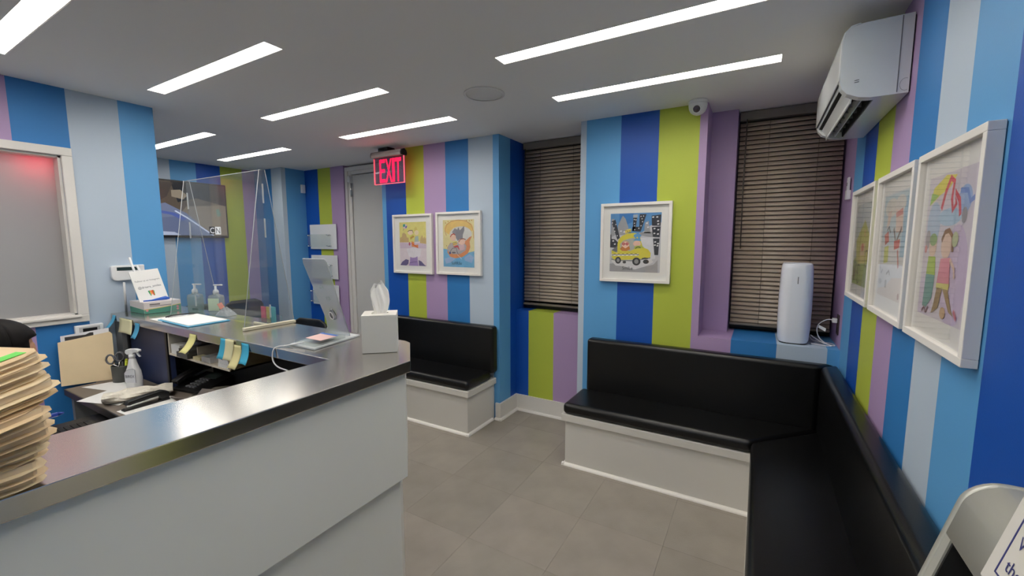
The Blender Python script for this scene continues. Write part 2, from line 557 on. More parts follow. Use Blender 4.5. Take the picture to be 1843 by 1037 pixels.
# ceiling speaker
t = thing('ceiling_speaker', 'round white flush speaker grille in the ceiling', 'speaker', (-1.511, 2.268, H))
obj('rim', MB().lathe([(0.112, H - 0.001), (0.126, H - 0.001), (0.126, H - 0.006), (0.112, H - 0.008)], (-1.511, 2.268, 0), 40, cap=False), M('speaker_rim', (244, 241, 238), 0.6), t)
obj('grille', MB().lathe([(0.0001, H - 0.007), (0.112, H - 0.006), (0.113, H - 0.001)], (-1.511, 2.268, 0), 40), M('speaker_grille', (240, 237, 234), 0.8, bump=0.1, bscale=700), t)

# dome camera
cx, cy = -0.392, 3.07
t = thing('dome_camera', 'white dome security camera under the ceiling above the lime stripe', 'security camera', (cx, cy, H))
obj('base', MB().lathe([(0.0, H), (0.056, H), (0.059, H - 0.009), (0.055, H - 0.022)], (cx, cy, 0), 28), WHITEP, t)
obj('housing', MB().lathe([(0.055, H - 0.016), (0.057, H - 0.030), (0.054, H - 0.050), (0.045, H - 0.070), (0.030, H - 0.083), (0.014, H - 0.090), (0.0, H - 0.092)], (cx, cy, 0), 28), WHITEP, t)
dv = (CAM_POS - Vector((cx, cy, H - 0.06))); dv = Vector((dv.x * 0.75 - 0.35, dv.y, -1.1)).normalized()
lc = Vector((cx, cy, H - 0.046)) + dv * 0.036
ring = MB().lathe([(0.0, 0.018), (0.025, 0.018), (0.028, 0.015), (0.030, 0.0)], (0, 0, 0), 24)
q = dv.to_track_quat('Z', 'Y').to_matrix()
for nm, mb, mt in (('lens_ring', ring, WHITEP), ('lens', MB().lathe([(0.0, 0.022), (0.015, 0.020), (0.0215, 0.0182)], (0, 0, 0), 24), M('lens_glass', (40, 22, 34), 0.08, coat=1.0))):
    mb.v = [tuple(q @ Vector(p) + lc) for p in mb.v]
    obj(nm, mb, mt, t)

# ------------------------------------------------------------------ windows with venetian blinds
def window(n, x0, x1, y, z0, z1, label):
    o = tag(thing('window_%d' % n, None, None, ((x0 + x1) / 2, y, z0)), label, kind='structure')
    f = MB(); k = 0.05
    f.box(x0, x1, y, y + 0.05, z0, z0 + k); f.box(x0, x1, y, y + 0.05, z1 - k, z1)
    f.box(x0, x0 + k, y, y + 0.05, z0 + k, z1 - k); f.box(x1 - k, x1, y, y + 0.05, z0 + k, z1 - k)
    obj('frame', f, BLACKP, o)
    obj('pane', MB().box(x0 + k, x1 - k, y + 0.02, y + 0.026, z0 + k, z1 - k), clear('window_pane', (60, 66, 74), 1.0), o)
window(2, X1 + 0.002, X2 + 0.02, 3.60, 0.965, H, 'dark window behind the venetian blind left of the taxi picture')
window(3, X4 + 0.002, XR - 0.002, 3.60, ZS + 0.001, H, 'dark window behind the venetian blind above the sill')
SLAT = M('blind_slat', (178, 163, 145), 0.38, var=0.03, vscale=4)
RAIL = M('blind_rail', (120, 113, 106), 0.5)
CORD = M('blind_cord', (92, 84, 76), 0.7)
def blind(label, x0, x1, y, z0, z1, wand_x, cords):
    o = thing('venetian_blind', label, 'blind', ((x0 + x1) / 2, y, z0), 0, 'closed venetian window blinds')
    obj('headrail', MB().box(x0, x1, y - 0.03, y + 0.025, z1 - 0.062, z1 - 0.002), RAIL, o, bevel=0.004)
    pitch = 0.0308
    wd = x1 - x0 - 0.006
    sm = MB()
    n = 6; wid = 0.0345
    tilt = math.radians(60)
    prof = []
    for i in range(n + 1):
        u = (i / n - 0.5) * wid; cc = 0.0045 * (1 - (2 * i / n - 1) ** 2)
        prof.append((u * math.cos(tilt) - cc * math.sin(tilt), u * math.sin(tilt) + cc * math.cos(tilt)))
    sm.add([(-wd / 2, p[0], p[1]) for p in prof] + [(wd / 2, p[0], p[1]) for p in prof],
           [(i, i + 1, n + 2 + i, n + 1 + i) for i in range(n)], 0, True)
    me = sm.mesh('slat', [SLAT])
    z = z1 - 0.085
    while z > z0 + 0.03:
        s = bpy.data.objects.new('slat', me); link(s, o)
        s.location = (0, 0, z - z0)
        sol = s.modifiers.new('s', 'SOLIDIFY'); sol.thickness = 0.0008
        z -= pitch
    obj('bottom_rail', MB().box(x0, x1, y - 0.018, y + 0.016, z0 - 0.002, z0 + 0.016), M('blind_bottom_rail', (120, 110, 98), 0.45), o, bevel=0.003)
    for c in cords:
        obj('cord', MB().tube([(c, y - 0.0215, z1 - 0.06), (c, y - 0.0215, z0 + 0.01)], 0.0013, 5), CORD, o)
    obj('tilt_wand', MB().tube([(wand_x, y - 0.034, z1 - 0.055), (wand_x - 0.004, y - 0.036, z1 - 0.50), (wand_x + 0.001, y - 0.036, z1 - 0.95)], 0.004, 6), CORD, o)
    # dark gap between the rail and the ledge
    return o
blind('closed tan venetian blind in the recess left of the taxi picture', X1 + 0.024, X2 + 0.01, 3.552, 1.005, H - 0.003, X1 + 0.05, (-1.752, -1.432))
blind('closed tan venetian blind behind the white air purifier', X4 + 0.008, XR - 0.012, 3.505, ZS + 0.045, H - 0.003, X4 + 0.052, (0.02, 0.30))

# ------------------------------------------------------------------ door
d = tag(thing('door_1', None, None, (-3.8, 3.53, 0)), 'pale grey door beside the literature holders', kind='structure')
DOORG = M('door_paint', (205, 204, 201), 0.5)
f = MB()
f.box(X5 + 0.004, -4.236, 3.50, 3.56, 0, 2.478); f.box(-4.236, -3.346, 3.50, 3.56, 2.392, 2.478)
f.box(X5 + 0.004, -4.29, 3.485, 3.50, 0, 2.478); f.box(-4.29, -3.346, 3.485, 3.50, 2.43, 2.478)
obj('door_frame', f, WHITE, d, bevel=0.004)
obj('door_slab', MB().box(-4.228, -3.346, 3.512, 3.55, 0.008, 2.384), DOORG, d, bevel=0.002)
obj('door_gap', MB().box(-4.236, -3.346, 3.552, 3.559, 0, 2.392), DARK, d)
hg = MB()
hg.lathe([(0.013, 2.30), (0.016, 2.31), (0.016, 2.36), (0.012, 2.372), (0.0, 2.375)], (-4.252, 3.478, 0), 12)
hg.lathe([(0.0, 2.295), (0.013, 2.30)], (-4.252, 3.478, 0), 12)
obj('closer_housing', hg, WHITEP, d)
obj('hinge', MB().lathe([(0.0, 2.13), (0.008, 2.132), (0.008, 2.29), (0.0, 2.292)], (-4.234, 3.492, 0), 10).box(-4.236, -4.214, 3.498, 3.512, 2.135, 2.29), CHROME, d)

# ------------------------------------------------------------------ baseboards
def qround(mb, a, b, nrm, r=0.02):
    """quarter round moulding along a->b on the floor; nrm = direction away from the wall"""
    a = Vector(a); b = Vector(b); n = Vector(nrm)
    prof = [(0, 0)] + [(r * math.cos(t), r * math.sin(t)) for t in [i * math.pi / 10 for i in range(6)]]
    vs_ = [a + n * p[0] + Vector((0, 0, p[1])) for p in prof] + [b + n * p[0] + Vector((0, 0, p[1])) for p in prof]
    k = len(prof)
    mb.add(vs_, [tuple(range(k)), tuple(range(k, 2 * k))] + [(i, (i + 1) % k, k + (i + 1) % k, k + i) for i in range(k)])
bt, bh = 0.016, 0.152
b = MB()
b.box(-1.985, X1 + bt, YC - bt, YC, 0, bh); qround(b, (-1.985, YC - bt, 0), (X1 + bt + 0.02, YC - bt, 0), (0, -1, 0))
struct('baseboard_corner', b, WHITE)
b = MB()
b.box(X1, X1 + bt, YC, YP, 0, bh); qround(b, (X1 + bt, YC - bt - 0.02, 0), (X1 + bt, YP - bt, 0), (1, 0, 0))
struct('baseboard_recess', b, WHITE)
b = MB()
b.box(X1 + bt, X2 + 0.002, YP - bt, YP, 0, bh); qround(b, (X1 + bt, YP - bt, 0), (X2, YP - bt, 0), (0, -1, 0))
struct('baseboard_window', b, WHITE)

# ------------------------------------------------------------------ benches
def bench_base(t, segs, lip):
    pass
BX0, BX1, BY = -3.16, -2.005, 2.727
t = thing('waiting_bench', 'short black cushioned bench on a white box base under the two left pictures', 'bench', (-2.58, 2.93, 0))
obj('base', MB().box(BX0, BX1, BY, YC - 0.002, 0, 0.338), WOODWHITE, t, bevel=0.002)
obj('lip', MB().box(BX0, BX1 + 0.022, BY - 0.022, YC - 0.002, 0.332, 0.384), WOODWHITE, t, bevel=0.003)
q_ = MB(); qround(q_, (BX0, BY, 0), (BX1 + 0.02, BY, 0), (0, -1, 0)); qround(q_, (BX1, BY - 0.02, 0), (BX1, YC - 0.04, 0), (1, 0, 0))
obj('shoe_moulding', q_, FRAMEW, t)
def cushion(name, poly, z0, z1, t, r=0.03):
    m = MB().prism(poly, 'z', z0, z1)
    return obj(name, m, LEATHER, t, bevel=r, seg=5)
cushion('seat', [(BX0, BY - 0.022), (BX1 + 0.016, BY - 0.022), (BX1 + 0.016, 3.07), (BX0, 3.07)], 0.385, 0.462, t)
cushion('backrest', [(BX0, 3.045), (-1.962, 3.045), (-1.962, YC - 0.003), (BX0, YC - 0.003)], 0.44, 0.862, t, 0.028)

RX0, RX1, RY, RN = -1.133, 0.034, 2.711, 1.0
t = thing('waiting_bench', 'long L shaped black cushioned bench on a white box base under the windows', 'bench', (-0.3, 2.9, 0))
m = MB()
m.prism([(RX0, RY), (RX1, RY), (RX1, RN), (XR - 0.002, RN), (XR - 0.002, YB - 0.002), (RX0, YB - 0.002)], 'z', 0, 0.338)
obj('base', m, WOODWHITE, t, bevel=0.002)
m = MB().prism([(RX0 - 0.022, RY - 0.022), (RX1 - 0.010, RY - 0.022), (RX1 - 0.010, RN - 0.01), (XR - 0.002, RN - 0.01), (XR - 0.002, YB - 0.002), (RX0 - 0.022, YB - 0.002)], 'z', 0.332, 0.384)
obj('lip', m, WOODWHITE, t, bevel=0.003)
q_ = MB(); qround(q_, (RX0 - 0.02, RY, 0), (RX1, RY, 0), (0, -1, 0)); qround(q_, (RX0, RY - 0.02, 0), (RX0, YB - 0.02, 0), (-1, 0, 0)); qround(q_, (RX1, RY, 0), (RX1, RN, 0), (-1, 0, 0), 0.014)
obj('shoe_moulding', q_, FRAMEW, t)
SC = (0.016, 2.684)
cushion('seat', [(RX0 - 0.012, SC[1]), (SC[0], SC[1]), (0.39, 3.065), (RX0 - 0.012, 3.065)], 0.385, 0.465, t)
cushion('seat', [(SC[0], SC[1]), (SC[0], RN), (0.39, RN), (0.39, 3.065)], 0.385, 0.465, t)
cushion('backrest', [(-1.106, 3.045), (0.352, 3.045), (0.447, YB - 0.003), (-1.106, YB - 0.003)], 0.44, 0.862, t, 0.028)
cushion('backrest', [(0.352, 3.045), (0.352, RN), (0.447, RN), (0.447, YB - 0.003)], 0.44, 0.862, t, 0.028)

# ------------------------------------------------------------------ reception counter
ZK = 1.139
KX, KXI, KYI, KYB = -1.145, -1.436, 1.045, 1.43
t = thing('reception_counter', 'L shaped white reception counter with a brushed stainless steel top', 'counter', (-2.2, 0.9, 0))
KN = -1.0
top = [(KX, KN), (KX, 1.19), (-1.357, 1.412), (-1.40, KYB), (XL + 0.002, KYB), (XL + 0.002, KYI), (KXI, KYI), (KXI, KN)]
obj('countertop', MB().prism(top, 'z', ZK - 0.045, ZK), STEEL, t, bevel=0.0025)
def strip(path, th):
    pts = [Vector((p[0], p[1])) for p in path]; ins = []
    for i, p in enumerate(pts):
        a = pts[max(0, i - 1)]; b_ = pts[min(len(pts) - 1, i + 1)]
        d_ = (b_ - a).normalized(); ins.append(p + Vector((-d_.y, d_.x)) * th)
    return path + [tuple(p) for p in ins[::-1]]
PANEL = M('counter_panel_laminate', (226, 227, 222), 0.36, var=0.015, vscale=2)
obj('upper_panel', MB().prism(strip([(-1.166, KN), (-1.166, 1.18), (-1.37, 1.395), (XL + 0.004, 1.395)], 0.035), 'z', 0.665, ZK - 0.0455), PANEL, t, bevel=0.002)
obj('lower_panel', MB().prism(strip([(-1.190, KN), (-1.190, 1.162), (-1.385, 1.368), (XL + 0.004, 1.368)], 0.03), 'z', 0.0, 0.70), PANEL, t, bevel=0.002)
NAVY = M('navy_laminate', (44, 56, 92), 0.45)
obj('cabinet_panel', MB().box(XL + 0.1, -2.945, 1.095, 1.12, 0.0, ZK - 0.046), NAVY, t)
obj('end_post', MB().box(XL + 0.003, XL + 0.1, 1.06, 1.36, 0.0, ZK - 0.046), GREYP, t)
obj('cabinet_edge', MB().box(XL + 0.10, XL + 0.125, 1.085, 1.095, 0.0, ZK - 0.046).box(-2.97, -2.945, 1.085, 1.095, 0.0, ZK - 0.046), BLACKP, t)
obj('inner_back', MB().box(-2.945, -1.40, 1.315, 1.33, 0.0, ZK - 0.046).box(-1.25, -1.235, KN, 1.1, 0.0, ZK - 0.046), M('inner_panel_black', (22, 22, 25), 0.6), t)
# desk inside the counter
t = thing('desk', 'grey brown desk surface below the counter behind the reception', 'desk', (-2.6, 1.0, 0))
DESKM = M('desk_laminate', (112, 103, 95), 0.5, var=0.05, vscale=3)
ZD = 0.74
obj('desktop', MB().box(XL + 0.13, -1.26, 0.775, 1.083, ZD - 0.03, ZD).box(-2.94, -1.45, 1.083, 1.31, ZD - 0.03, ZD), DESKM, t)
obj('desk_edge', MB().box(XL + 0.13, -1.76, 0.768, 0.775, ZD - 0.035, ZD), BLACKP, t)
obj('leg', MB().box(XL + 0.15, XL + 0.19, 0.79, 1.07, 0, ZD - 0.03), GREYP, t)
obj('leg', MB().box(-1.70, -1.66, 1.20, 1.30, 0, ZD - 0.03), GREYP, t)
obj('keyboard_tray', MB().box(-3.0, -2.2, 0.52, 0.80, 0.672, 0.688), BLACKP, t, bevel=0.003)
# ------------------------------------------------------------------ flat printed pictures
def flat(rgb):
    rgb = tuple(int(c) for c in rgb)
    return M('print_%02x%02x%02x' % rgb, rgb, 0.8, var=0.05, vscale=30)
def print_mesh(layers, w, h):
    """layers: (list of polygons in unit coordinates, colour), painted one over the other"""
    mb = MB(); mats = []
    z = 0.0
    for polys, rgb in layers:
        m = flat(rgb)
        if m not in mats: mats.append(m)
        mi = mats.index(m)
        if polys and not isinstance(polys[0][0], (tuple, list)): polys = [polys]
        for p in polys:
            p = [(min(1, max(0, a)), min(1, max(0, b))) for a, b in p]
            mb.add([((a - 0.5) * w, (b - 0.5) * h, z) for a, b in p], [tuple(range(len(p)))], mi)
        z += 0.00006
    return mb, mats
FULL = [(0, 0), (1, 0), (1, 1), (0, 1)]
def frame_ring(w, h, k, d0, d1):
    mb = MB()
    mb.box(-w / 2, w / 2, h / 2 - k, h / 2, d0, d1); mb.box(-w / 2, w / 2, -h / 2, -h / 2 + k, d0, d1)
    mb.box(-w / 2, -w / 2 + k, -h / 2 + k, h / 2 - k, d0, d1); mb.box(w / 2 - k, w / 2, -h / 2 + k, h / 2 - k, d0, d1)
    return mb
def picture(label, origin, right, w, h, layers, words=(), depth=0.032, pale=0.0, pw=0.355, ph=0.425, group='white framed watercolour pictures'):
    up = (0, 0, 1)
    t = thing('framed_picture', label, 'picture', origin, 0, group)
    obj('frame', place(frame_ring(w, h, 0.021, 0.002, depth), origin, right, up), FRAMEW, t, bevel=0.0015)
    obj('mat_board', place(MB().box(-w / 2 + 0.01, w / 2 - 0.01, -h / 2 + 0.01, h / 2 - 0.01, 0.001, depth - 0.016), origin, right, up), MATBOARD, t)
    layers = [(p_, tuple(c_ + (232 - c_) * pale for c_ in rgb_)) for p_, rgb_ in layers]
    mb, mats = print_mesh(layers, pw, ph)
    mb.v = [(p[0], p[1], p[2] + depth - 0.0155) for p in mb.v]
    pr = obj('print', place(mb, origin, right, up), mats, t)
    for s, u, v, fw, fh, rgb, rot in words:
        tx = text_mb(s, fw * pw, fh * ph)
        cr, sr = math.cos(rot), math.sin(rot)
        tx.v = [(p[0] * cr - p[1] * sr + (u - 0.5) * pw, p[0] * sr + p[1] * cr + (v - 0.5) * ph, depth - 0.0135) for p in tx.v]
        obj('lettering', place(tx, origin, right, up), flat(rgb), pr)
    obj('pane', place(MB().box(-w / 2 + 0.019, w / 2 - 0.019, -h / 2 + 0.019, h / 2 - 0.019, depth - 0.012, depth - 0.010), origin, right, up), GLASS, t)
    return t

# taxi picture -------------------------------------------------------
def T(*pts): return [((x - 150) / 560.0, (860 - y) / 670.0) for x, y in pts]
def TE(cx, cy, rx, ry, n=18): return T(*ell(cx, cy, rx, ry, n))
taxi = [
    (FULL, (206, 206, 210)),
    (T((150, 190), (710, 190), (710, 300), (600, 330), (520, 400), (470, 420), (380, 440), (270, 430), (150, 420)), (92, 148, 202)),
    (T((250, 190), (410, 190), (400, 290), (330, 320), (250, 300)), (62, 124, 190)),
    ([T((160, 250), (190, 250), (215, 430), (150, 470)), T((235, 330), (275, 240), (290, 215), (320, 250), (355, 350), (360, 430), (240, 440)), T((535, 300), (575, 280), (600, 420), (530, 420)), T((480, 410), (640, 400), (640, 470), (480, 440))], (168, 168, 172)),
    (T((480, 470), (640, 460), (660, 700), (600, 720), (540, 600)), (224, 224, 228)),
    ([T((160, 280), (205, 258), (262, 470), (232, 490)), T((405, 240), (450, 240), (432, 390), (405, 390)), T((475, 205), (550, 205), (492, 400), (395, 392), (398, 345), (475, 345)),
      T((605, 225), (706, 215), (702, 340), (612, 335)), T((612, 350), (704, 345), (698, 465), (625, 460)), T((628, 478), (697, 478), (688, 662), (648, 662)), T((148, 430), (160, 425), (165, 480), (205, 485), (240, 520), (236, 585), (148, 580))], (52, 52, 58)),
    (T((405, 208), (455, 205), (455, 242), (405, 242)), (176, 184, 196)),
    ([T((x, y), (x + 11, y - 3), (x + 12, y + 9), (x + 1, y + 11)) for x, y in ((165, 290), (205, 310), (185, 350), (195, 388), (225, 440), (412, 258), (430, 262), (415, 300), (418, 330), (485, 225), (512, 222), (497, 252), (503, 285), (488, 330), (465, 358), (420, 372))], (240, 240, 240)),
    ([T((x, y), (x + 20, y - 2), (x + 20, y + 12), (x, y + 14)) for x, y in ((612, 235), (655, 235), (665, 280), (668, 312), (630, 362), (670, 375), (630, 415), (668, 422), (642, 510), (672, 528), (640, 545), (668, 552), (175, 498), (195, 535), (300, 395), (262, 385), (548, 300), (560, 345))], (236, 236, 238)),
    (T((170, 610), (238, 560), (236, 630), (175, 640)), (120, 120, 124)),
    (T((145, 770), (240, 760), (330, 780), (420, 830), (500, 800), (560, 790), (640, 770), (685, 715), (690, 860), (145, 860)), (172, 170, 172)),
    (T((200, 700), (600, 690), (640, 740), (560, 790), (440, 830), (330, 800), (220, 790), (170, 740)), (228, 226, 226)),
    (T((168, 612), (236, 640), (236, 540), (246, 490), (280, 450), (340, 420), (420, 412), (485, 430), (500, 510), (520, 575), (580, 600), (608, 640), (606, 690), (540, 712), (400, 718), (300, 722), (200, 722), (170, 690)), (226, 214, 66)),
    (T((270, 600), (265, 540), (300, 500), (360, 480), (420, 470), (470, 490), (500, 570), (420, 600), (380, 620)), (182, 184, 178)),
    (T((318, 382), (384, 362), (390, 400), (322, 420)), (244, 224, 96)),
    (T((410, 500), (440, 475), (415, 450), (425, 428), (470, 418), (505, 440), (485, 465), (500, 505), (440, 500)), (92, 158, 210)),
    (TE(457, 467, 9, 9), (236, 220, 90)),
    (TE(455, 535, 42, 34), (242, 200, 178)),
    (T((420, 590), (440, 560), (500, 556), (540, 580), (470, 592)), (190, 200, 80)),
    (TE(328, 545, 48, 46), (196, 168, 136)),
    (TE(328, 548, 42, 38), (246, 208, 188)),
    ([TE(306, 538, 18, 17), TE(345, 538, 18, 17)], (176, 66, 72)),
    ([TE(306, 538, 11, 10), TE(345, 538, 11, 10)], (220, 130, 130)),
    (T((265, 598), (290, 565), (328, 590), (370, 562), (382, 600), (340, 620), (290, 618)), (204, 124, 54)),
    (stroke(T((440, 592), (455, 575), (480, 572), (497, 582)), 0.012), (40, 40, 40)),
    (stroke(T((165, 668), (480, 660)), 0.03), (245, 245, 240)),
    ([T((170 + 24 * i, 668 - (4 if i % 2 else -4) - i * 0.6), (194 + 24 * i, 667 - (4 if i % 2 else -4) - i * 0.6), (194 + 24 * i, 659 - (4 if i % 2 else -4) - i * 0.6), (170 + 24 * i, 660 - (4 if i % 2 else -4) - i * 0.6)) for i in range(13)], (30, 30, 30)),
    (stroke(T((168, 715), (215, 728), (420, 730), (520, 712), (606, 694)), 0.02), (150, 150, 146)),
    (TE(320, 748, 20, 16), (70, 68, 66)), (TE(560, 738, 32, 24), (58, 56, 54)),
    (TE(248, 728, 34, 40), (54, 50, 46)), (TE(248, 728, 18, 22), (160, 158, 156)),
    (TE(455, 738, 46, 46), (54, 50, 46)), (TE(455, 738, 24, 26), (156, 154, 152)),
    (stroke(T((515, 706), (545, 698), (580, 702)), 0.02), (60, 60, 56)),
]
PY = YC
picture('white framed watercolour of a yellow taxi between dark skyscrapers', (-0.784, YB, 1.589), (1, 0, 0), 0.505, 0.575, taxi,
        [('TAXI', 0.365, 0.69, 0.115, 0.05, (60, 50, 20), 0.1), ('SmiLe', 0.37, 0.065, 0.21, 0.06, (50, 50, 54), 0.0)], pw=0.362, ph=0.425)
# cat-in-tail picture -------------------------------------------------
def A2(*pts): return [((x - 785 - 12 * (y - 185) / 645.0) / 420.0, (830 - y) / 645.0) for x, y in pts]
def AE(cx, cy, rx, ry, n=20): return A2(*ell(cx, cy, rx, ry, n))
cat = [
    (FULL, (232, 220, 160)),
    (A2((785, 580), (860, 590), (960, 640), (1100, 640), (1215, 610), (1215, 830), (795, 830)), (120, 182, 222)),
    ([A2((810, 720), (900, 690), (960, 720), (900, 770), (830, 790)), A2((1080, 700), (1150, 650), (1210, 690), (1180, 770), (1090, 740))], (160, 186, 224)),
    (AE(1000, 300, 195, 112), (236, 200, 116)),
    (AE(1030, 380, 150, 105), (226, 222, 214)),
    (stroke(A2((835, 400), (815, 330), (840, 250), (900, 205), (1000, 190), (1100, 205), (1170, 260), (1200, 350), (1205, 440)), 0.02), (214, 164, 104)),
    (A2((1100, 470), (1150, 420), (1180, 410), (1150, 480), (1160, 560), (1130, 640), (1060, 690), (960, 710), (890, 690), (850, 630), (850, 560), (890, 500), (960, 500)), (224, 146, 92)),
    (A2((850, 600), (860, 540), (900, 500), (980, 490), (1080, 500), (1110, 540), (1100, 600), (1030, 650), (940, 655), (880, 640)), (188, 180, 180)),
    (A2((915, 350), (950, 300), (985, 320), (1000, 285), (1020, 330), (1050, 300), (1078, 270), (1080, 330), (1060, 390), (1060, 450), (1000, 480), (960, 420), (930, 380)), (146, 142, 148)),
    (AE(928, 425, 40, 46), (242, 206, 184)), (stroke(A2((890, 420), (905, 390), (935, 375), (958, 390)), 0.022), (188, 70, 52)),
    (AE(1045, 485, 48, 42), (244, 206, 186)), (stroke(A2((1005, 490), (1030, 448), (1070, 443), (1100, 455)), 0.018), (150, 90, 60)),
    (A2((920, 490), (975, 472), (990, 520), (935, 540)), (242, 222, 130)),
    (stroke(A2((922, 505), (980, 488)), 0.01), (60, 90, 60)), (stroke(A2((928, 525), (985, 508)), 0.012), (200, 80, 60)),
    (A2((930, 545), (995, 530), (1010, 560), (950, 560)), (206, 84, 72)), (stroke(A2((990, 550), (1018, 590)), 0.025), (216, 100, 96)),
    (A2((1010, 530), (1080, 520), (1090, 590), (1020, 605)), (226, 192, 196)),
    (stroke(A2((885, 650), (895, 610), (920, 575), (970, 565), (985, 620), (1000, 655)), 0.01), (40, 40, 60)),
    (AE(888, 638, 10, 18), (50, 74, 150)), (AE(940, 632, 26, 10), (112, 104, 108)),
    (stroke(A2((990, 660), (1050, 720)), 0.008), (240, 240, 240)),
    ([AE(x, y, 7, 8, 8) for x, y in ((825, 225), (860, 208), (1110, 200), (1145, 205), (1175, 200), (840, 540))], (200, 150, 60)),
]
picture('white framed watercolour of a grey cat curled with two children over blue water', (-2.375, PY, 1.582), (1, 0, 0), 0.505, 0.575, cat,
        [('SoRRiSo', 0.44, 0.083, 0.33, 0.06, (40, 60, 84), 0.0)], pw=0.352, ph=0.43)
def A1(*pts): return [((x - 195 - 20 * (y - 205) / 595.0) / 355.0, (800 - y) / 595.0) for x, y in pts]
def BE(cx, cy, rx, ry, n=18): return A1(*ell(cx, cy, rx, ry, n))
sofa = [
    (FULL, (232, 218, 224)),
    (A1((195, 205), (550, 205), (560, 430), (460, 470), (330, 480), (205, 470)), (232, 222, 130)),
    ([A1((205, 480), (205, 420), (235, 400), (240, 360), (262, 345), (290, 370), (300, 410), (325, 420), (330, 480)), A1((478, 480), (485, 420), (505, 380), (520, 430), (535, 400), (545, 430), (560, 410), (562, 500), (478, 490))], (206, 176, 118)),
    (A1((400, 330), (405, 285), (420, 265), (440, 300), (445, 330)), (224, 206, 110)),
    (A1((205, 480), (330, 490), (480, 490), (565, 510), (568, 560), (208, 560)), (216, 196, 214)),
    (A1((300, 570), (400, 545), (500, 570), (480, 670), (420, 690), (330, 670)), (236, 230, 236)),
    (BE(275, 262, 30, 32), (228, 206, 214)), (A1((246, 235), (275, 228), (278, 262), (250, 270)), (60, 164, 150)), (A1((278, 262), (306, 250), (300, 280), (282, 290)), (120, 110, 190)),
    (stroke(A1((262, 290), (248, 318)), 0.008), (90, 90, 120)),
    (BE(350, 345, 36, 32), (246, 220, 196)), (stroke(A1((312, 335), (335, 318), (375, 318), (388, 350)), 0.016), (96, 80, 70)),
    (A1((345, 405), (385, 375), (402, 410), (350, 450)), (206, 200, 80)), (stroke(A1((350, 425), (398, 395)), 0.016), (210, 90, 60)),
    (BE(432, 350, 28, 34), (244, 226, 190)), (A1((412, 400), (455, 392), (462, 470), (405, 474)), (180, 196, 190)),
    (A1((365, 465), (402, 478), (405, 515), (455, 510), (455, 555), (370, 535)), (226, 142, 70)), (stroke(A1((365, 490), (455, 552)), 0.02), (214, 84, 60)),
    (BE(340, 500, 12, 24), (186, 90, 110)),
    (A1((350, 680), (380, 690), (420, 685), (448, 668), (452, 730), (462, 798), (335, 798), (348, 740)), (168, 140, 196)),
    ([A1((216, 795), (240, 750), (290, 712), (332, 722), (325, 775), (300, 798)), A1((462, 720), (500, 735), (540, 780), (565, 798), (470, 796))], (104, 92, 138)),
    (stroke(A1((345, 760), (400, 745), (445, 742)), 0.012), (110, 84, 140)),
]
picture('white framed watercolour of children and a purple armchair under a yellow sky', (-2.93, PY, 1.576), (1, 0, 0), 0.505, 0.575, sofa, pw=0.345, ph=0.425)
# right wall pictures --------------------------------------------------
E2 = ell
kids = [
    (FULL, (224, 214, 226)),
    (E2(0.75, 0.30, 0.25, 0.35), (212, 190, 224)), (E2(0.15, 0.1, 0.2, 0.2), (218, 200, 226)),
    ([(0.06, 0.80), (0.12, 0.92), (0.40, 0.99), (0.62, 0.97), (0.50, 0.90), (0.28, 0.86)], (236, 224, 70)), ([(0.05, 0.80), (0.18, 0.84), (0.26, 0.86), (0.08, 0.89)], (150, 200, 80)),
    (E2(0.20, 0.66, 0.16, 0.16), (176, 202, 232)), (E2(0.55, 0.70, 0.25, 0.06), (170, 206, 236)), (E2(0.82, 0.80, 0.13, 0.09), (150, 180, 230)),
    (stroke([(0.35, 0.76), (0.42, 0.88), (0.50, 0.96), (0.58, 0.93), (0.56, 0.82), (0.60, 0.74), (0.66, 0.78), (0.62, 0.86), (0.72, 0.80), (0.76, 0.70)], 0.045), (214, 50, 66)),
    (stroke([(0.72, 0.86), (0.86, 0.85), (0.92, 0.78), (0.99, 0.80)], 0.035), (90, 130, 210)),
    (E2(0.84, 0.70, 0.05, 0.05), (150, 146, 150)), (E2(0.10, 0.55, 0.06, 0.07), (160, 150, 156)), (E2(0.07, 0.48, 0.03, 0.03), (220, 120, 120)),
    (E2(0.24, 0.50, 0.09, 0.075), (244, 206, 180)), (E2(0.24, 0.55, 0.09, 0.045), (120, 160, 90)),
    ([(0.16, 0.43), (0.33, 0.43), (0.36, 0.30), (0.14, 0.30)], (170, 202, 70)), ([(0.14, 0.30), (0.36, 0.30), (0.34, 0.14), (0.22, 0.06), (0.12, 0.06)], (88, 150, 140)),
    (E2(0.55, 0.51, 0.11, 0.09), (244, 206, 180)), (stroke([(0.44, 0.54), (0.50, 0.60), (0.58, 0.61), (0.66, 0.57), (0.69, 0.47)], 0.035), (130, 84, 50)),
    (E2(0.72, 0.55, 0.06, 0.05), (190, 200, 150)),
    ([(0.46, 0.42), (0.66, 0.43), (0.70, 0.25), (0.42, 0.24)], (232, 128, 150)), ([(0.42, 0.25), (0.70, 0.26), (0.69, 0.22), (0.42, 0.215)], (222, 214, 100)),
    ([(0.44, 0.22), (0.56, 0.22), (0.50, 0.08), (0.36, 0.03), (0.40, 0.10)], (140, 110, 60)), ([(0.57, 0.22), (0.68, 0.22), (0.78, 0.10), (0.84, 0.06), (0.74, 0.08)], (150, 116, 64)),
    (stroke([(0.66, 0.42), (0.76, 0.36), (0.78, 0.30)], 0.03), (242, 204, 180)), (stroke([(0.12, 0.02), (0.18, 0.06), (0.22, 0.02), (0.28, 0.07)], 0.02), (120, 70, 80)), (E2(0.62, 0.06, 0.06, 0.04), (206, 160, 110)), (stroke([(0.84, 0.10), (0.90, 0.05)], 0.03), (214, 110, 120)),
]
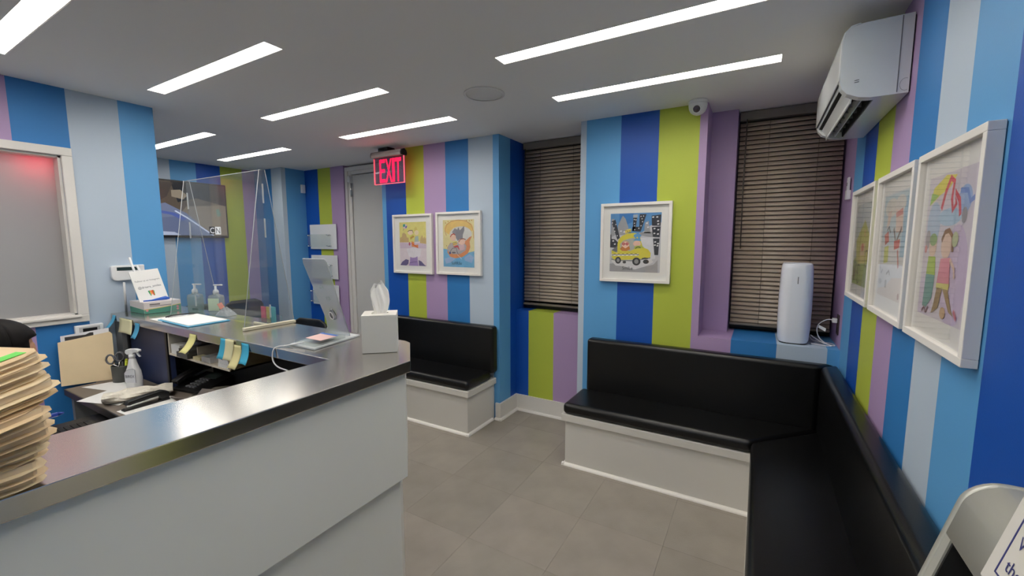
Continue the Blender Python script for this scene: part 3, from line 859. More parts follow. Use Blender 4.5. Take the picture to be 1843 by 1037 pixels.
feet = [
    (FULL, (224, 228, 232)),
    ([(0, 0.55), (0, 0.98), (1, 0.99), (1, 0.6), (0.7, 0.5), (0.3, 0.5)], (186, 214, 226)), ([(0.8, 0.4), (1, 0.4), (1, 0.99), (0.85, 0.9)], (140, 190, 222)),
    (E2(0.32, 0.86, 0.26, 0.09), (228, 222, 210)), (E2(0.68, 0.88, 0.2, 0.08), (230, 224, 214)),
    ([(0.2, 0.82), (0.36, 0.84), (0.30, 0.70), (0.18, 0.66)], (240, 204, 182)), ([(0.52, 0.84), (0.80, 0.80), (0.84, 0.62), (0.58, 0.62)], (242, 206, 186)),
    ([(0.52, 0.80), (0.78, 0.84), (0.8, 0.78), (0.56, 0.76)], (214, 110, 100)),
    ([(0.12, 0.60), (0.28, 0.64), (0.34, 0.54), (0.18, 0.50)], (206, 84, 70)), ([(0.16, 0.48), (0.34, 0.50), (0.36, 0.34), (0.18, 0.32)], (212, 220, 90)),
    (stroke([(0.5, 0.66), (0.62, 0.52), (0.80, 0.66)], 0.04), (84, 66, 60)), ([(0.55, 0.54), (0.78, 0.56), (0.76, 0.48), (0.58, 0.46)], (214, 70, 64)),
    (stroke([(0.72, 0.46), (0.80, 0.30)], 0.04), (206, 90, 80)), (stroke([(0.22, 0.64), (0.30, 0.68), (0.38, 0.62)], 0.02), (70, 56, 54)),
    ([(0.0, 0.0), (1, 0.0), (1, 0.22), (0.6, 0.20), (0.35, 0.10), (0.0, 0.06)], (230, 216, 204)),
    (stroke([(0.35, 0.22), (0.45, 0.26), (0.50, 0.22)], 0.02), (110, 110, 120)), (stroke([(0.05, 0.30), (0.12, 0.22), (0.18, 0.26)], 0.02), (130, 140, 160)), (E2(0.9, 0.05, 0.03, 0.03), (150, 90, 80)), (E2(0.1, 0.14, 0.08, 0.03), (180, 184, 190)),
]
house = [
    (FULL, (200, 206, 196)),
    ([(0, 0), (1, 0), (1, 0.35), (0.5, 0.42), (0, 0.30)], (162, 180, 96)), (E2(0.5, 0.85, 0.5, 0.16), (206, 212, 214)),
    ([(0.10, 0.55), (0.60, 0.80), (0.98, 0.58), (0.9, 0.30), (0.2, 0.28)], (206, 202, 100)), ([(0.45, 0.62), (0.62, 0.78), (0.85, 0.62)], (190, 190, 84)),
    ([(0.42, 0.50), (0.72, 0.52), (0.70, 0.36), (0.40, 0.35)], (230, 196, 150)), (E2(0.56, 0.47, 0.08, 0.05), (210, 96, 76)), ([(0.60, 0.68), (0.70, 0.68), (0.70, 0.60), (0.60, 0.60)], (214, 170, 100)),
    ([(0.3, 0.36), (0.8, 0.38), (0.78, 0.28), (0.32, 0.26)], (224, 206, 120)),
]
for bx, by, rr in ((0.42, 0.14, 0.12), (0.85, 0.34, 0.10), (0.14, 0.20, 0.08)):
    ring_ = E2(bx, by, rr, rr * 0.95, 18)
    house.append((stroke(ring_ + [ring_[0]], 0.018), (92, 96, 76)))
house.append((stroke([(0.42, 0.14), (0.30, 0.26), (0.14, 0.20), (0.30, 0.15), (0.42, 0.14)], 0.016), (110, 96, 70)))
house.append((E2(0.12, 0.12, 0.05, 0.08), (110, 84, 70)))
zc, hh = 1.581, 0.555
picture('nearest of the three right wall pictures, two children with a red ribbon on lilac', (XR, 1.59, zc), (0, -1, 0), 0.468, hh, kids, pale=0.25, pw=0.33, ph=0.40)
picture('middle of the three right wall pictures, pale blue figures with red details', (XR, 2.112, zc), (0, -1, 0), 0.49, hh, feet, pale=0.3, pw=0.34, ph=0.40)
picture('farthest of the three right wall pictures, green yellow house with bicycles', (XR, 2.672, zc), (0, -1, 0), 0.52, hh, house, pale=0.15, pw=0.35, ph=0.40)

# ------------------------------------------------------------------ television
t = thing('television', 'black wall mounted television with a network logo in the lower right corner', 'television', (XT + 0.05, 2.22, 1.64))
TVX = XT + 0.055
TY0, TY1, TZ0, TZ1 = 1.668, 2.785, 1.648, 2.276
obj('casing', MB().box(TVX - 0.035, TVX, TY0, TY1, TZ0, TZ1), BLACKP, t, bevel=0.004)
obj('wall_bracket', MB().box(XT + 0.001, TVX - 0.035, 2.05, 2.40, 1.80, 2.12), BLACKP, t)
scr = [
    (FULL, (76, 68, 60)),
    ([(0.40, 0.0), (1, 0.0), (1, 0.62), (0.62, 0.55)], (108, 98, 86)),
    ([(0.55, 0.62), (0.72, 0.72), (1, 0.60), (1, 1.0), (0.5, 1.0)], (40, 40, 42)),
    ([(0.50, 0.72), (0.60, 0.68), (0.64, 0.76), (0.58, 0.86), (0.50, 0.84)], (122, 112, 98)),
    ([(0.3, 0.99), (0.52, 0.98), (0.46, 0.72), (0.36, 0.58)], (64, 58, 54)),
    ([(0.30, 0.52), (0.44, 0.60), (0.62, 0.42), (0.85, 0.0), (0.2, 0.0), (0.2, 0.4)], (96, 104, 128)),
    ([(0.30, 0.30), (0.56, 0.36), (0.76, 0.0), (0.30, 0.0)], (84, 92, 118)),
    (stroke([(0.52, 0.46), (0.62, 0.34), (0.86, 0.0)], 0.018), (178, 186, 206)),
    (stroke([(0.36, 0.44), (0.50, 0.40), (0.60, 0.30)], 0.05), (70, 84, 140)),
    ([(0.3, 0.0), (0.3, 0.08), (0.5, 0.06), (0.56, 0.0)], (150, 158, 178)),
    ([(0.90, 0.52), (0.93, 0.54), (0.95, 0.40), (0.91, 0.38)], (80, 110, 104)),
]
SCRM = {}
def screen_mat(rgb):
    rgb = tuple(rgb)
    if rgb not in SCRM:
        SCRM[rgb] = M('screen_%02x%02x%02x' % rgb, tuple(int(c * 0.5) for c in rgb), 0.12, emit=0.0)
        b_ = SCRM[rgb].node_tree.nodes['Principled BSDF']
        b_.inputs['Emission Color'].default_value = lin(rgb) + [1]; b_.inputs['Emission Strength'].default_value = 0.5
    return SCRM[rgb]
sw, sh = TY1 - TY0 - 0.034, TZ1 - TZ0 - 0.044
mb = MB(); mats = []; z = 0
for polys, rgb in scr:
    m = screen_mat(rgb)
    if m not in mats: mats.append(m)
    if not isinstance(polys[0][0], (tuple, list)): polys = [polys]
    for p in polys:
        mb.add([((a - 0.5) * sw, (b_ - 0.5) * sh, z) for a, b_ in p], [tuple(range(len(p)))], mats.index(m))
    z += 0.00005
so = ((TVX + 0.0012), (TY0 + TY1) / 2, (TZ0 + TZ1) / 2 + 0.004)
s_ = obj('screen', place(mb, so, (0, 1, 0), (0, 0, 1)), mats, t)
lg = MB()
lg.box(-0.062, -0.001, -0.045, 0.045, 0, 0.0006, 0); lg.box(0.001, 0.062, -0.045, 0.045, 0, 0.0006, 1)
lo = (TVX + 0.0022, TY1 - 0.15, TZ0 + 0.085)
obj('logo_tiles', place(lg, lo, (0, 1, 0), (0, 0, 1)), [screen_mat((34, 34, 36)), screen_mat((216, 216, 216))], s_)
for ch, u, rgb in (('C', -0.0315, (220, 220, 220)), ('N', 0.0315, (30, 30, 32))):
    tx = text_mb(ch, 0.044, 0.066)
    tx.v = [(p[0] + u, p[1], 0.0012) for p in tx.v]
    obj('logo_letter', place(tx, lo, (0, 1, 0), (0, 0, 1)), screen_mat(rgb), s_)

# ------------------------------------------------------------------ exit sign
t = thing('exit_sign', 'red lit hanging exit sign with clear panel near the door', 'exit sign', (-3.1, 3.03, H))
REDM = M('exit_red', (255, 6, 58), 0.4, emit=1.0)
PINKE = M('exit_panel_edge', (255, 96, 112), 0.4, emit=0.4)
ey = 3.0
cn = MB().prism([(-3.268, 3.03), (-3.11, 3.008), (-3.108, 3.10), (-3.266, 3.122)], 'z', H - 0.03, H - 0.001)
obj('canopy', cn, BLACKP, t, bevel=0.006)
obj('stem', MB().lathe([(0.02, H - 0.05), (0.02, H - 0.03)], (-3.10, 3.03, 0), 12), BLACKP, t)
hz = MB(); pr = [(ey - 0.035, 2.40), (ey - 0.04, 2.42), (ey - 0.03, 2.448), (ey, 2.46), (ey + 0.03, 2.448), (ey + 0.04, 2.42), (ey + 0.035, 2.40)]
hz.prism(pr, 'x', -3.293, -2.908)
obj('housing', hz, M('exit_housing_grey', (168, 160, 156), 0.4), t)
obj('end_cap', MB().prism(pr, 'x', -2.908, -2.892), BLACKP, t, bevel=0.003)
obj('end_cap', MB().prism(pr, 'x', -3.301, -3.293), BLACKP, t, bevel=0.002)
obj('panel', MB().box(-3.288, -2.897, ey - 0.005, ey + 0.005, 2.152, 2.402), clear('exit_clear_panel', (226, 190, 214), 1.0, 0.03, 0.06), t)
ed = MB(); ed.box(-3.292, -3.284, ey - 0.006, ey + 0.006, 2.15, 2.395); ed.box(-2.9, -2.896, ey - 0.006, ey + 0.006, 2.15, 2.395); ed.box(-3.284, -2.9, ey - 0.006, ey + 0.006, 2.149, 2.154)
obj('panel_edge', ed, PINKE, t)
xx = -3.212
for ch, wd in (('E', 0.074), ('X', 0.084), ('I', 0.030), ('T', 0.080)):
    tx = text_mb(ch, wd, 0.218, bold=0.008)
    tx.v = [(p[0], p[1], 0.0065) for p in tx.v]
    obj('letter', place(tx, (xx + wd / 2, ey, 2.273), (1, 0, 0), (0, 0, 1)), REDM, t)
    xx += wd + 0.005

# ------------------------------------------------------------------ split air conditioner on the right wall
ACN, ACF = 2.15, 2.945
t = thing('air_conditioner', 'white split air conditioner unit high on the right wall', 'air conditioner', (0.35, 2.55, 2.14))
ACW = M('ac_white_plastic', (226, 229, 228), 0.22, coat=0.3)
prof = [(0.445, 2.144), (0.335, 2.144), (0.30, 2.150), (0.262, 2.168), (0.244, 2.190), (0.238, 2.215), (0.237, 2.26), (0.240, 2.36), (0.247, 2.395), (0.265, 2.414), (0.30, 2.421), (0.445, 2.424)]
cav = [(0.445, 2.144), (0.352, 2.144), (0.352, 2.188), (0.268, 2.206), (0.243, 2.200)] + prof[5:]
body_ = MB().prism(prof, 'y', ACN, ACN + 0.045).prism(cav, 'y', ACN + 0.045, ACF - 0.045).prism(prof, 'y', ACF - 0.045, ACF)
obj('body', body_, ACW, t)
obj('wall_plate', MB().box(0.443, 0.4495, ACN + 0.01, ACF - 0.01, 2.152, 2.418), BLACKP, t)
fp = [(0.2365, 2.218), (0.2335, 2.222), (0.2335, 2.36), (0.241, 2.398), (0.262, 2.4205), (0.29, 2.4255), (0.29, 2.4215), (0.265, 2.4145), (0.247, 2.3955), (0.240, 2.36)]
obj('front_panel', MB().prism(fp, 'y', ACN + 0.002, ACF - 0.002), ACW, t, bevel=0.001)
obj('seam', MB().box(0.2335, 0.2395, ACN + 0.03, ACF - 0.03, 2.2105, 2.2165), M('seam_shadow', (70, 72, 72), 0.6), t)
# outlet in the lower front edge: dark cavity, louver and swing vanes
y0_, y1_ = ACN + 0.046, ACF - 0.046
obj('air_outlet', MB().prism([(0.3515, 2.150), (0.3515, 2.1875), (0.268, 2.2055), (0.246, 2.2), (0.262, 2.196), (0.345, 2.182), (0.3475, 2.150)], 'y', y0_, y1_), DARK, t)
obj('louver', MB().prism([(0.258, 2.193), (0.262, 2.194), (0.286, 2.158), (0.284, 2.142), (0.279, 2.143), (0.280, 2.157)], 'y', y0_ + 0.004, y1_ + 0.02), ACW, t, bevel=0.0008)
obj('louver', MB().prism([(0.305, 2.176), (0.309, 2.177), (0.320, 2.152), (0.316, 2.151)], 'y', y0_ + 0.004, y1_ - 0.004), ACW, t)
for i_ in range(7):
    y_ = y0_ + 0.06 + i_ * 0.095
    obj('vane', MB().prism([(0.285, 2.190), (0.340, 2.178), (0.340, 2.160), (0.30, 2.165)], 'y', y_, y_ + 0.003), M('vane_grey', (120, 122, 122), 0.5), t)
sp = MB(); sp.box(0.41, 0.413, ACN - 0.001, ACN + 0.002, 2.15, 2.42)
obj('side_seam', sp, GREYP, t)
mk = MB(); mk.prism([(0.283, 2.205), (0.297, 2.207), (0.297, 2.209), (0.283, 2.207)], 'y', ACN - 0.0012, ACN + 0.001); mk.prism([(0.283, 2.212), (0.297, 2.214), (0.297, 2.216), (0.283, 2.214)], 'y', ACN - 0.0012, ACN + 0.001)
obj('vent_mark', mk, BLACKP, t)
kn = MB().tube([(0.434 + 0.016 * math.cos(math.radians(a)), ACN - 0.0005, 2.175 + 0.022 * math.sin(math.radians(a))) for a in range(70, 300, 15)], 0.0006, 5)
obj('knockout', kn, GREYP, t)

# small wall devices -----------------------------------------------------
t = thing('wall_sensor', 'small white motion sensor high on the blue striped pillar', 'sensor', (XQ, 3.43, 2.22))
obj('body', MB().box(XQ, XQ + 0.03, 3.405, 3.458, 2.215, 2.32), WHITEP, t, bevel=0.006, seg=3)
obj('lens', MB().lathe([(0.0, 0.036), (0.010, 0.034), (0.014, 0.03)], (XQ, 3.432, 2.285), 14, axis='x'), WHITEP, t)
t = thing('remote_holder', 'small white remote in a holder on the right wall beside the window', 'remote control', (XR, 3.235, 1.85))
obj('holder', MB().box(XR - 0.022, XR, 3.21, 3.262, 1.845, 1.90), WHITEP, t, bevel=0.003)
obj('remote', MB().box(XR - 0.018, XR - 0.006, 3.215, 3.257, 1.87, 1.975), WHITEP, t, bevel=0.003)
obj('button', MB().box(XR - 0.0195, XR - 0.018, 3.228, 3.244, 1.925, 1.945), GREYP, t)
t = thing('wall_outlet', 'dark power outlet plate on the right wall beside the sill', 'outlet', (XR, 3.267, 1.03))
obj('plate', MB().box(XR - 0.006, XR, 3.235, 3.30, 1.02, 1.145), M('outlet_plate_brown', (58, 46, 50), 0.4), t, bevel=0.002)
obj('socket', MB().box(XR - 0.008, XR - 0.005, 3.25, 3.285, 1.035, 1.07).box(XR - 0.008, XR - 0.005, 3.25, 3.285, 1.09, 1.125), BLACKP, t)
t = thing('thermostat', 'white wall thermostat with a dark display above the counter end', 'thermostat', (XL, 1.13, 1.344))
obj('body', MB().prism([(1.062, 1.372), (1.062, 1.437), (1.072, 1.445), (1.235, 1.447), (1.235, 1.352), (1.088, 1.346), (1.072, 1.352)], 'x', XL, XL + 0.028), WHITEP, t, bevel=0.005, seg=3)
obj('display', MB().box(XL + 0.0275, XL + 0.0295, 1.09, 1.20, 1.412, 1.434), M('display_dark_green', (34, 52, 54), 0.2), t)
t = thing('alarm_keypad', 'white wall keypad with a black display below the frosted window', 'keypad', (XL, 0.935, 1.0))
obj('body', MB().box(XL, XL + 0.025, 0.868, 1.0, 0.985, 1.086), WHITEP, t, bevel=0.005, seg=3)
obj('bezel', MB().box(XL + 0.0245, XL + 0.0265, 0.886, 0.982, 1.02, 1.074), M('keypad_bezel', (190, 190, 190), 0.4), t)
obj('display', MB().box(XL + 0.026, XL + 0.028, 0.902, 0.968, 1.03, 1.066), BLACKP, t)

# literature holders -----------------------------------------------------
for z0, z1, lb_ in ((1.508, 1.815, 'top white wall literature holder with a clear pocket'), (1.135, 1.432, 'middle white wall literature holder with a clear pocket'), (0.80, 1.06, 'lowest white wall literature holder, behind the acrylic counter display')):
    t = thing('literature_holder', lb_, 'literature holder', (-4.74, YD, z0), 0, 'white literature holders on the striped wall')
    obj('back_plate', MB().box(-4.992, -4.484, YD - 0.022, YD - 0.016, z0, z1), WHITEP, t, bevel=0.001)
    obj('pocket', MB().box(-4.98, -4.548, YD - 0.062, YD - 0.059, z0 + 0.03, z0 + 0.185), CLEARP, t)
    for xa in (-4.978, -4.586):
        for za in (z0 + 0.038, z0 + 0.17):
            s = MB().tube([(xa, YD, za), (xa, YD - 0.07, za)], 0.006, 8).tube([(xa - 0.0, YD - 0.066, za), (xa - 0.028, YD - 0.066, za + 0.006)], 0.004, 6)
            obj('standoff', s, CHROME, t)
# ------------------------------------------------------------------ air purifier on the sill
t = thing('air_purifier', 'tall white rounded air purifier standing on the window sill', 'air purifier', (0.217, 3.275, ZS))
PW = M('purifier_white', (233, 236, 244), 0.3)
pb = MB(); lv = [(0.0, 0.150, 0.165), (0.02, 0.168, 0.182), (0.10, 0.178, 0.19), (0.25, 0.180, 0.192), (0.40, 0.176, 0.188), (0.475, 0.168, 0.18), (0.50, 0.160, 0.172), (0.508, 0.150, 0.162), (0.500, 0.142, 0.154), (0.488, 0.138, 0.15)]
rings = [[(0.217 + p[0], 3.275 + p[1], ZS + 0.006 + z) for p in rbox2(w_, d_, min(w_, d_) * 0.34, 6)] for z, w_, d_ in lv]
n = len(rings[0]); vs_ = [p for r_ in rings for p in r_]
fs = [(i * n + j, i * n + (j + 1) % n, (i + 1) * n + (j + 1) % n, (i + 1) * n + j) for i in range(len(rings) - 1) for j in range(n)]
pb.add(vs_, fs, 0, True); pb.add(rings[0], [tuple(range(n))], 0); pb.add(rings[-1], [tuple(range(n))], 0)
obj('body', pb, PW, t)
obj('foot', MB().prism(rbox2(0.152, 0.166, 0.05, 5, 0.217, 3.275), 'z', ZS + 0.0005, ZS + 0.008), BLACKP, t)
obj('handle_slot', MB().prism(rbox2(0.0045, 0.045, 0.002, 3, 0.220, 1.355), 'y', 3.1785, 3.181), M('slot_grey', (96, 100, 110), 0.4), t)
obj('logo', MB().box(0.252, 0.264, 3.183, 3.1842, 1.236, 1.2415), M('slot_light_grey', (170, 174, 182), 0.4), t)
CW = M('white_cable', (236, 236, 240), 0.4)
def curve(pts, n=10):
    """smooth path through points (Catmull-Rom)"""
    P = [Vector(p) for p in pts]; P = [P[0] * 2 - P[1]] + P + [P[-1] * 2 - P[-2]]; out = []
    for i in range(1, len(P) - 2):
        for k in range(n):
            s = k / n; a, b_, c, d_ = P[i - 1], P[i], P[i + 1], P[i + 2]
            out.append(0.5 * ((2 * b_) + (c - a) * s + (2 * a - 5 * b_ + 4 * c - d_) * s * s + (3 * b_ - a - 3 * c + d_) * s ** 3))
    out.append(P[-2]); return out
t = thing('power_cable', 'white power cable coiled on the sill between the outlet and air purifier', 'cable', (0.38, 3.3, ZS))
obj('cord', MB().tube(curve([(0.425, 3.267, 1.11), (0.39, 3.27, 1.108), (0.352, 3.275, 1.075), (0.345, 3.28, 1.03), (0.362, 3.275, 0.985), (0.40, 3.26, 0.956), (0.435, 3.24, 0.952), (0.43, 3.3, 0.952), (0.38, 3.33, 0.952), (0.335, 3.345, 0.955), (0.314, 3.34, 0.98)]), 0.0032, 6), CW, t)
obj('cord', MB().tube(curve([(0.314, 3.29, 1.0), (0.335, 3.28, 0.985), (0.375, 3.27, 0.962), (0.42, 3.235, 0.951), (0.385, 3.225, 0.951), (0.34, 3.24, 0.951), (0.316, 3.25, 0.952)]), 0.0032, 6), CW, t)
obj('plug', MB().box(0.416, 0.442, 3.25, 3.284, 1.094, 1.122), WHITEP, t, bevel=0.004)
obj('cable_tag', MB().add([(0.348, 3.262, 1.055), (0.385, 3.25, 1.035), (0.388, 3.25, 1.055), (0.352, 3.262, 1.072)], [(0, 1, 2, 3)]), PAPER, t, solid=0.0006)

# ------------------------------------------------------------------ dispenser kiosk at the lower right, close to the camera
t = thing('dispenser_stand', 'brushed grey metal dispenser with a rounded top at the lower right corner', 'dispenser', (0.30, 0.55, 0))
ALU = M('satin_aluminium', (200, 200, 191), 0.34, metal=0.35, bump=0.05, bscale=400)
pf = [(0.16, 0.0), (0.16, 0.92), (0.2432, 1.257)]
for i in range(1, 9):
    a = math.radians(166.2 - 76.2 * i / 8)
    pf.append((0.2867 + 0.045 * math.cos(a), 1.2463 + 0.045 * math.sin(a)))
pf += [(0.43, 1.2913), (0.43, 0.0)]
KF = 0.75
def sx(z): return 0.213 + (z - 1.135) * 0.2455      # slanted face
# shell built with a rectangular opening in the slanted face
OY0, OY1, OZ0, OZ1 = 0.44, 0.722, 1.0, 1.214
sh_ = MB()
sh_.prism(pf, 'y', KF - 0.012, KF, 0, True)
sh_.prism(pf, 'y', 0.32, OY0, 0, True)
sh_.prism([p for p in pf if p[1] < 0.93][:2] + [(sx(OZ0), OZ0), (0.40, OZ0), (0.43, OZ0), (0.43, 0.0)], 'y', OY0, KF - 0.012)
sh_.prism([(sx(OZ1), OZ1)] + pf[2:-1] + [(0.43, OZ1)], 'y', OY0, KF - 0.012, 0, True)
sh_.prism([(sx(OZ0), OZ0), (sx(OZ1), OZ1), (0.43, OZ1), (0.43, OZ0)], 'y', OY1, KF - 0.012)
sh_.box(0.40, 0.43, OY0, OY1, OZ0, OZ1)
obj('shell', sh_, ALU, t)
ins = MB(); ins.box(0.395, 0.3995, OY0 + 0.001, OY1 - 0.001, OZ0, OZ1); ins.prism([(sx(OZ0) + 0.002, OZ0 + 0.001), (sx(OZ1) + 0.002, OZ1 - 0.001), (0.395, OZ1 - 0.001), (0.395, OZ0 + 0.001)], 'y', OY1 - 0.004, OY1 - 0.0005); ins.box(0.25, 0.395, OY0, OY1 - 0.004, OZ1 - 0.006, OZ1 - 0.001)
ins.box(0.236, 0.395, OY0 + 0.001, OY1 - 0.004, OZ0 + 0.0005, OZ0 + 0.002)
obj('inside_lining', ins, DARK, t)
obj('tray', MB().prism([(0.262, 1.003), (0.268, 1.06), (0.34, 1.06), (0.34, 1.003)], 'y', OY0 + 0.01, OY1 - 0.09), M('dispenser_tray_grey', (84, 88, 84), 0.4, metal=0.4), t, bevel=0.003)
# sign on the dispenser
up_ = Vector((0.2455, 0, 1)).normalized(); rt_ = Vector((0, -1, 0))
sg_o = Vector((0.2175, 0.60, 1.250))
t = thing('notice_sign', 'white sign with navy border and text at the lower right edge', 'sign', (0.24, 0.5, 1.25))
SG = M('sign_white', (226, 222, 214), 0.45); NV = M('sign_navy', (52, 56, 118), 0.5)
sb = MB().box(0, 0.215, 0, 0.28, -0.012, 0.0)
obj('board', place(sb, sg_o, rt_, up_), SG, t, bevel=0.001)
bd = MB(); k = 0.0018; i0 = 0.0165
bd.box(i0, i0 + k, i0, 0.28 - i0, 0, 0.0004); bd.box(i0, 0.215 - i0, i0, i0 + k, 0, 0.0004); bd.box(0.215 - i0 - k, 0.215 - i0, i0, 0.28 - i0, 0, 0.0004); bd.box(i0, 0.215 - i0, 0.28 - i0 - k, 0.28 - i0, 0, 0.0004)
obj('border', place(bd, sg_o, rt_, up_), NV, t)
for s, u, v_, h_ in (('We', 0.063, 0.060, 0.0125), ('the', 0.0625, 0.034, 0.0130)):
    tx = text_mb(s, fit_h=h_); x0 = min(p[0] for p in tx.v)
    tx.v = [(p[0] - x0 + u - 0.036, p[1] + v_, 0.0005) for p in tx.v]
    obj('lettering', place(tx, sg_o, rt_, up_), NV, t)
obj('bracket', MB().prism([(0.232, 1.262), (0.245, 1.262), (0.262, 1.282), (0.256, 1.288)], 'y', 0.40, 0.56), ALU, t)

# ------------------------------------------------------------------ things on the counter
Z = ZK + 0.0006
# tissue box
tr = Vector((0.735, 0.678, 0)); tb = Vector((-0.678, 0.735, 0))
TC = Vector((-1.334, 1.212, Z)) + tb * 0.066
t = thing('tissue_box', 'white cube tissue box with a tissue standing up on the counter corner', 'tissue box', TC, math.atan2(0.678, 0.735))
TBW = M('tissue_box_white', (226, 224, 217), 0.4)
bx = MB(); hw, hh_ = 0.0695, 0.157
bx.box(-hw, hw, -0.066, 0.066, 0, hh_ - 0.004)
obj('box', bx, TBW, t, world=False, bevel=0.0015)
lid = MB(); lid.box(-hw, hw, -0.066, -0.018, hh_ - 0.004, hh_); lid.box(-hw, hw, 0.018, 0.066, hh_ - 0.004, hh_); lid.box(-hw, -0.034, -0.018, 0.018, hh_ - 0.004, hh_); lid.box(0.034, hw, -0.018, 0.018, hh_ - 0.004, hh_)
obj('lid', lid, TBW, t, world=False)
def tis(u, v):
    a = u * 2 * math.pi
    fold = 1 + 0.34 * math.sin(5 * a + 2.2 * v) * (0.4 + 0.6 * v) + 0.15 * math.sin(11 * a + 5 * v)
    rx = (0.018 + 0.012 * math.sin(math.pi * min(1, v * 0.85))) * (1 - 0.35 * max(0, v - 0.8) / 0.2)
    ry = 0.013 + 0.006 * math.sin(math.pi * v) - 0.012 * v
    top = 0.135 + 0.012 * math.cos(a - 0.7) + 0.006 * math.sin(3 * a)
    return (rx * math.cos(a) * fold + 0.004 * math.sin(5 * v), max(0.0015, ry) * math.sin(a) * fold, hh_ - 0.012 + top * v)
obj('tissue', MB().grid(tis, 60, 18), M('tissue_paper', (244, 242, 238), 0.85), t, world=False)

# acrylic counter display with mirrored lettering
t = thing('acrylic_display', 'leaning clear acrylic product display seen from behind, beside the tissue box', 'display stand', (-1.72, 1.24, Z))
base = [(-1.782, 1.104), (-1.607, 1.102), (-1.660, 1.386), (-1.832, 1.384)]
obj('base', MB().prism(base, 'z', Z, Z + 0.008), ACRYLEDGE, t, bevel=0.002)
obj('tray', MB().prism([(-1.765, 1.118), (-1.622, 1.116), (-1.655, 1.30), (-1.80, 1.30)], 'z', Z + 0.008, Z + 0.026), CLEARP, t, bevel=0.003)
obj('insert', MB().prism([(-1.75, 1.16), (-1.64, 1.158), (-1.656, 1.25), (-1.77, 1.25)], 'z', Z + 0.0262, Z + 0.0268), M('insert_pink', (224, 186, 180), 0.5), t)
obj('insert', MB().prism([(-1.78, 1.25), (-1.665, 1.25), (-1.668, 1.272), (-1.785, 1.272)], 'z', Z + 0.0262, Z + 0.0268), M('insert_blue', (54, 108, 190), 0.5), t)
go = Vector((-1.738, 1.34, Z + 0.008)); gr_ = Vector((0.995, 0.085, 0)).normalized(); gu = (Vector((-1.651, 1.152, 1.524)) - go)
GH = gu.length; gu.normalize()
pp = [(-0.120, 0.0), (-0.062, 0.0), (0.058, 0.0), (0.062, GH * 0.5), (0.070, GH * 0.96), (0.064, GH), (-0.066, GH), (-0.072, GH * 0.95), (-0.066, GH * 0.55), (-0.060, GH * 0.22), (-0.072, GH * 0.10), (-0.095, GH * 0.04)]
GP = clear('frosted_acrylic', (240, 244, 247), 1.2, 0.10, 0.36)
obj('panel', place(MB().prism(pp, 'z', -0.0025, 0.0025), go, gr_, gu), GP, t, bevel=0.001)
eg = MB().tube([tuple(go + gr_ * a + gu * b_) for a, b_ in pp[2:] + pp[:1]], 0.0022, 5)
obj('panel_edge', eg, ACRYLEDGE, t)
for s, v_, fw, rgb, fh in (('GLO Science', 0.945, 0.086, (120, 124, 130), 0.020), ('Professional', 0.892, 0.080, (120, 124, 130), 0.022), ('a brighter', 0.80, 0.05, (250, 250, 250), 0.012), ('smile today', 0.755, 0.056, (250, 250, 250), 0.012)):
    if v_ < 0.85: continue
    tx = text_mb(s, fw, fh)
    obj('lettering', place(tx, go + gu * GH * v_ - gr_ * 0.004 - gr_.cross(gu) * 0.0032, -gr_, gu), M('glo_grey_text', (112, 116, 122), 0.5), t)
ln = MB()
for v_, hw_ in ((0.815, 0.022), (0.77, 0.026), (0.44, 0.020), (0.41, 0.028), (0.375, 0.018)):
    ln.box(-hw_, hw_, v_ * GH - 0.003, v_ * GH + 0.003, -0.0034, -0.003)
obj('caption_lines', place(ln, go, gr_, gu), M('caption_white', (246, 246, 246), 0.6), t)
dc = MB().lathe([(0.0, 0.010), (0.016, 0.009), (0.021, 0.004), (0.022, 0.0)], (0, 0, 0), 20); dc.v = [(p[0] * 0.8, p[1] * 1.5 + GH * 0.30, p[2] + 0.003) for p in dc.v]
obj('device_shell', place(dc, go, gr_, gu), M('device_silver', (150, 152, 156), 0.25, metal=0.6), t)
rg = MB().tube([(0.012 * math.cos(a), GH * 0.30 + 0.02 * math.sin(a), 0.014) for a in [i * math.pi / 8 for i in range(16)]], 0.003, 6, closed=True)
obj('device_ring', place(rg, go, gr_, gu), WHITEP, t)
bl_ = MB().lathe([(0.0, 0.008), (0.008, 0.006), (0.012, 0.0)], (0, 0, 0), 14); bl_.v = [(p[0] - 0.01, p[1] + GH * 0.66, p[2] + 0.003) for p in bl_.v]
obj('bubble', place(bl_, go, gr_, gu), CLEARP, t)
obj('bubble', place(MB().box(-0.002, 0.018, GH * 0.5, GH * 0.54, 0.003, 0.008), go, gr_, gu), CLEARP, t)
obj('cable', MB().tube(curve([(-1.70, 1.12, Z + 0.02), (-1.765, 1.085, Z + 0.006), (-1.79, 1.052, Z + 0.003), (-1.80, 1.038, Z - 0.015), (-1.795, 1.034, Z - 0.055), (-1.765, 1.036, Z - 0.078), (-1.70, 1.038, Z - 0.085)], 8), 0.003, 6), CW, t)

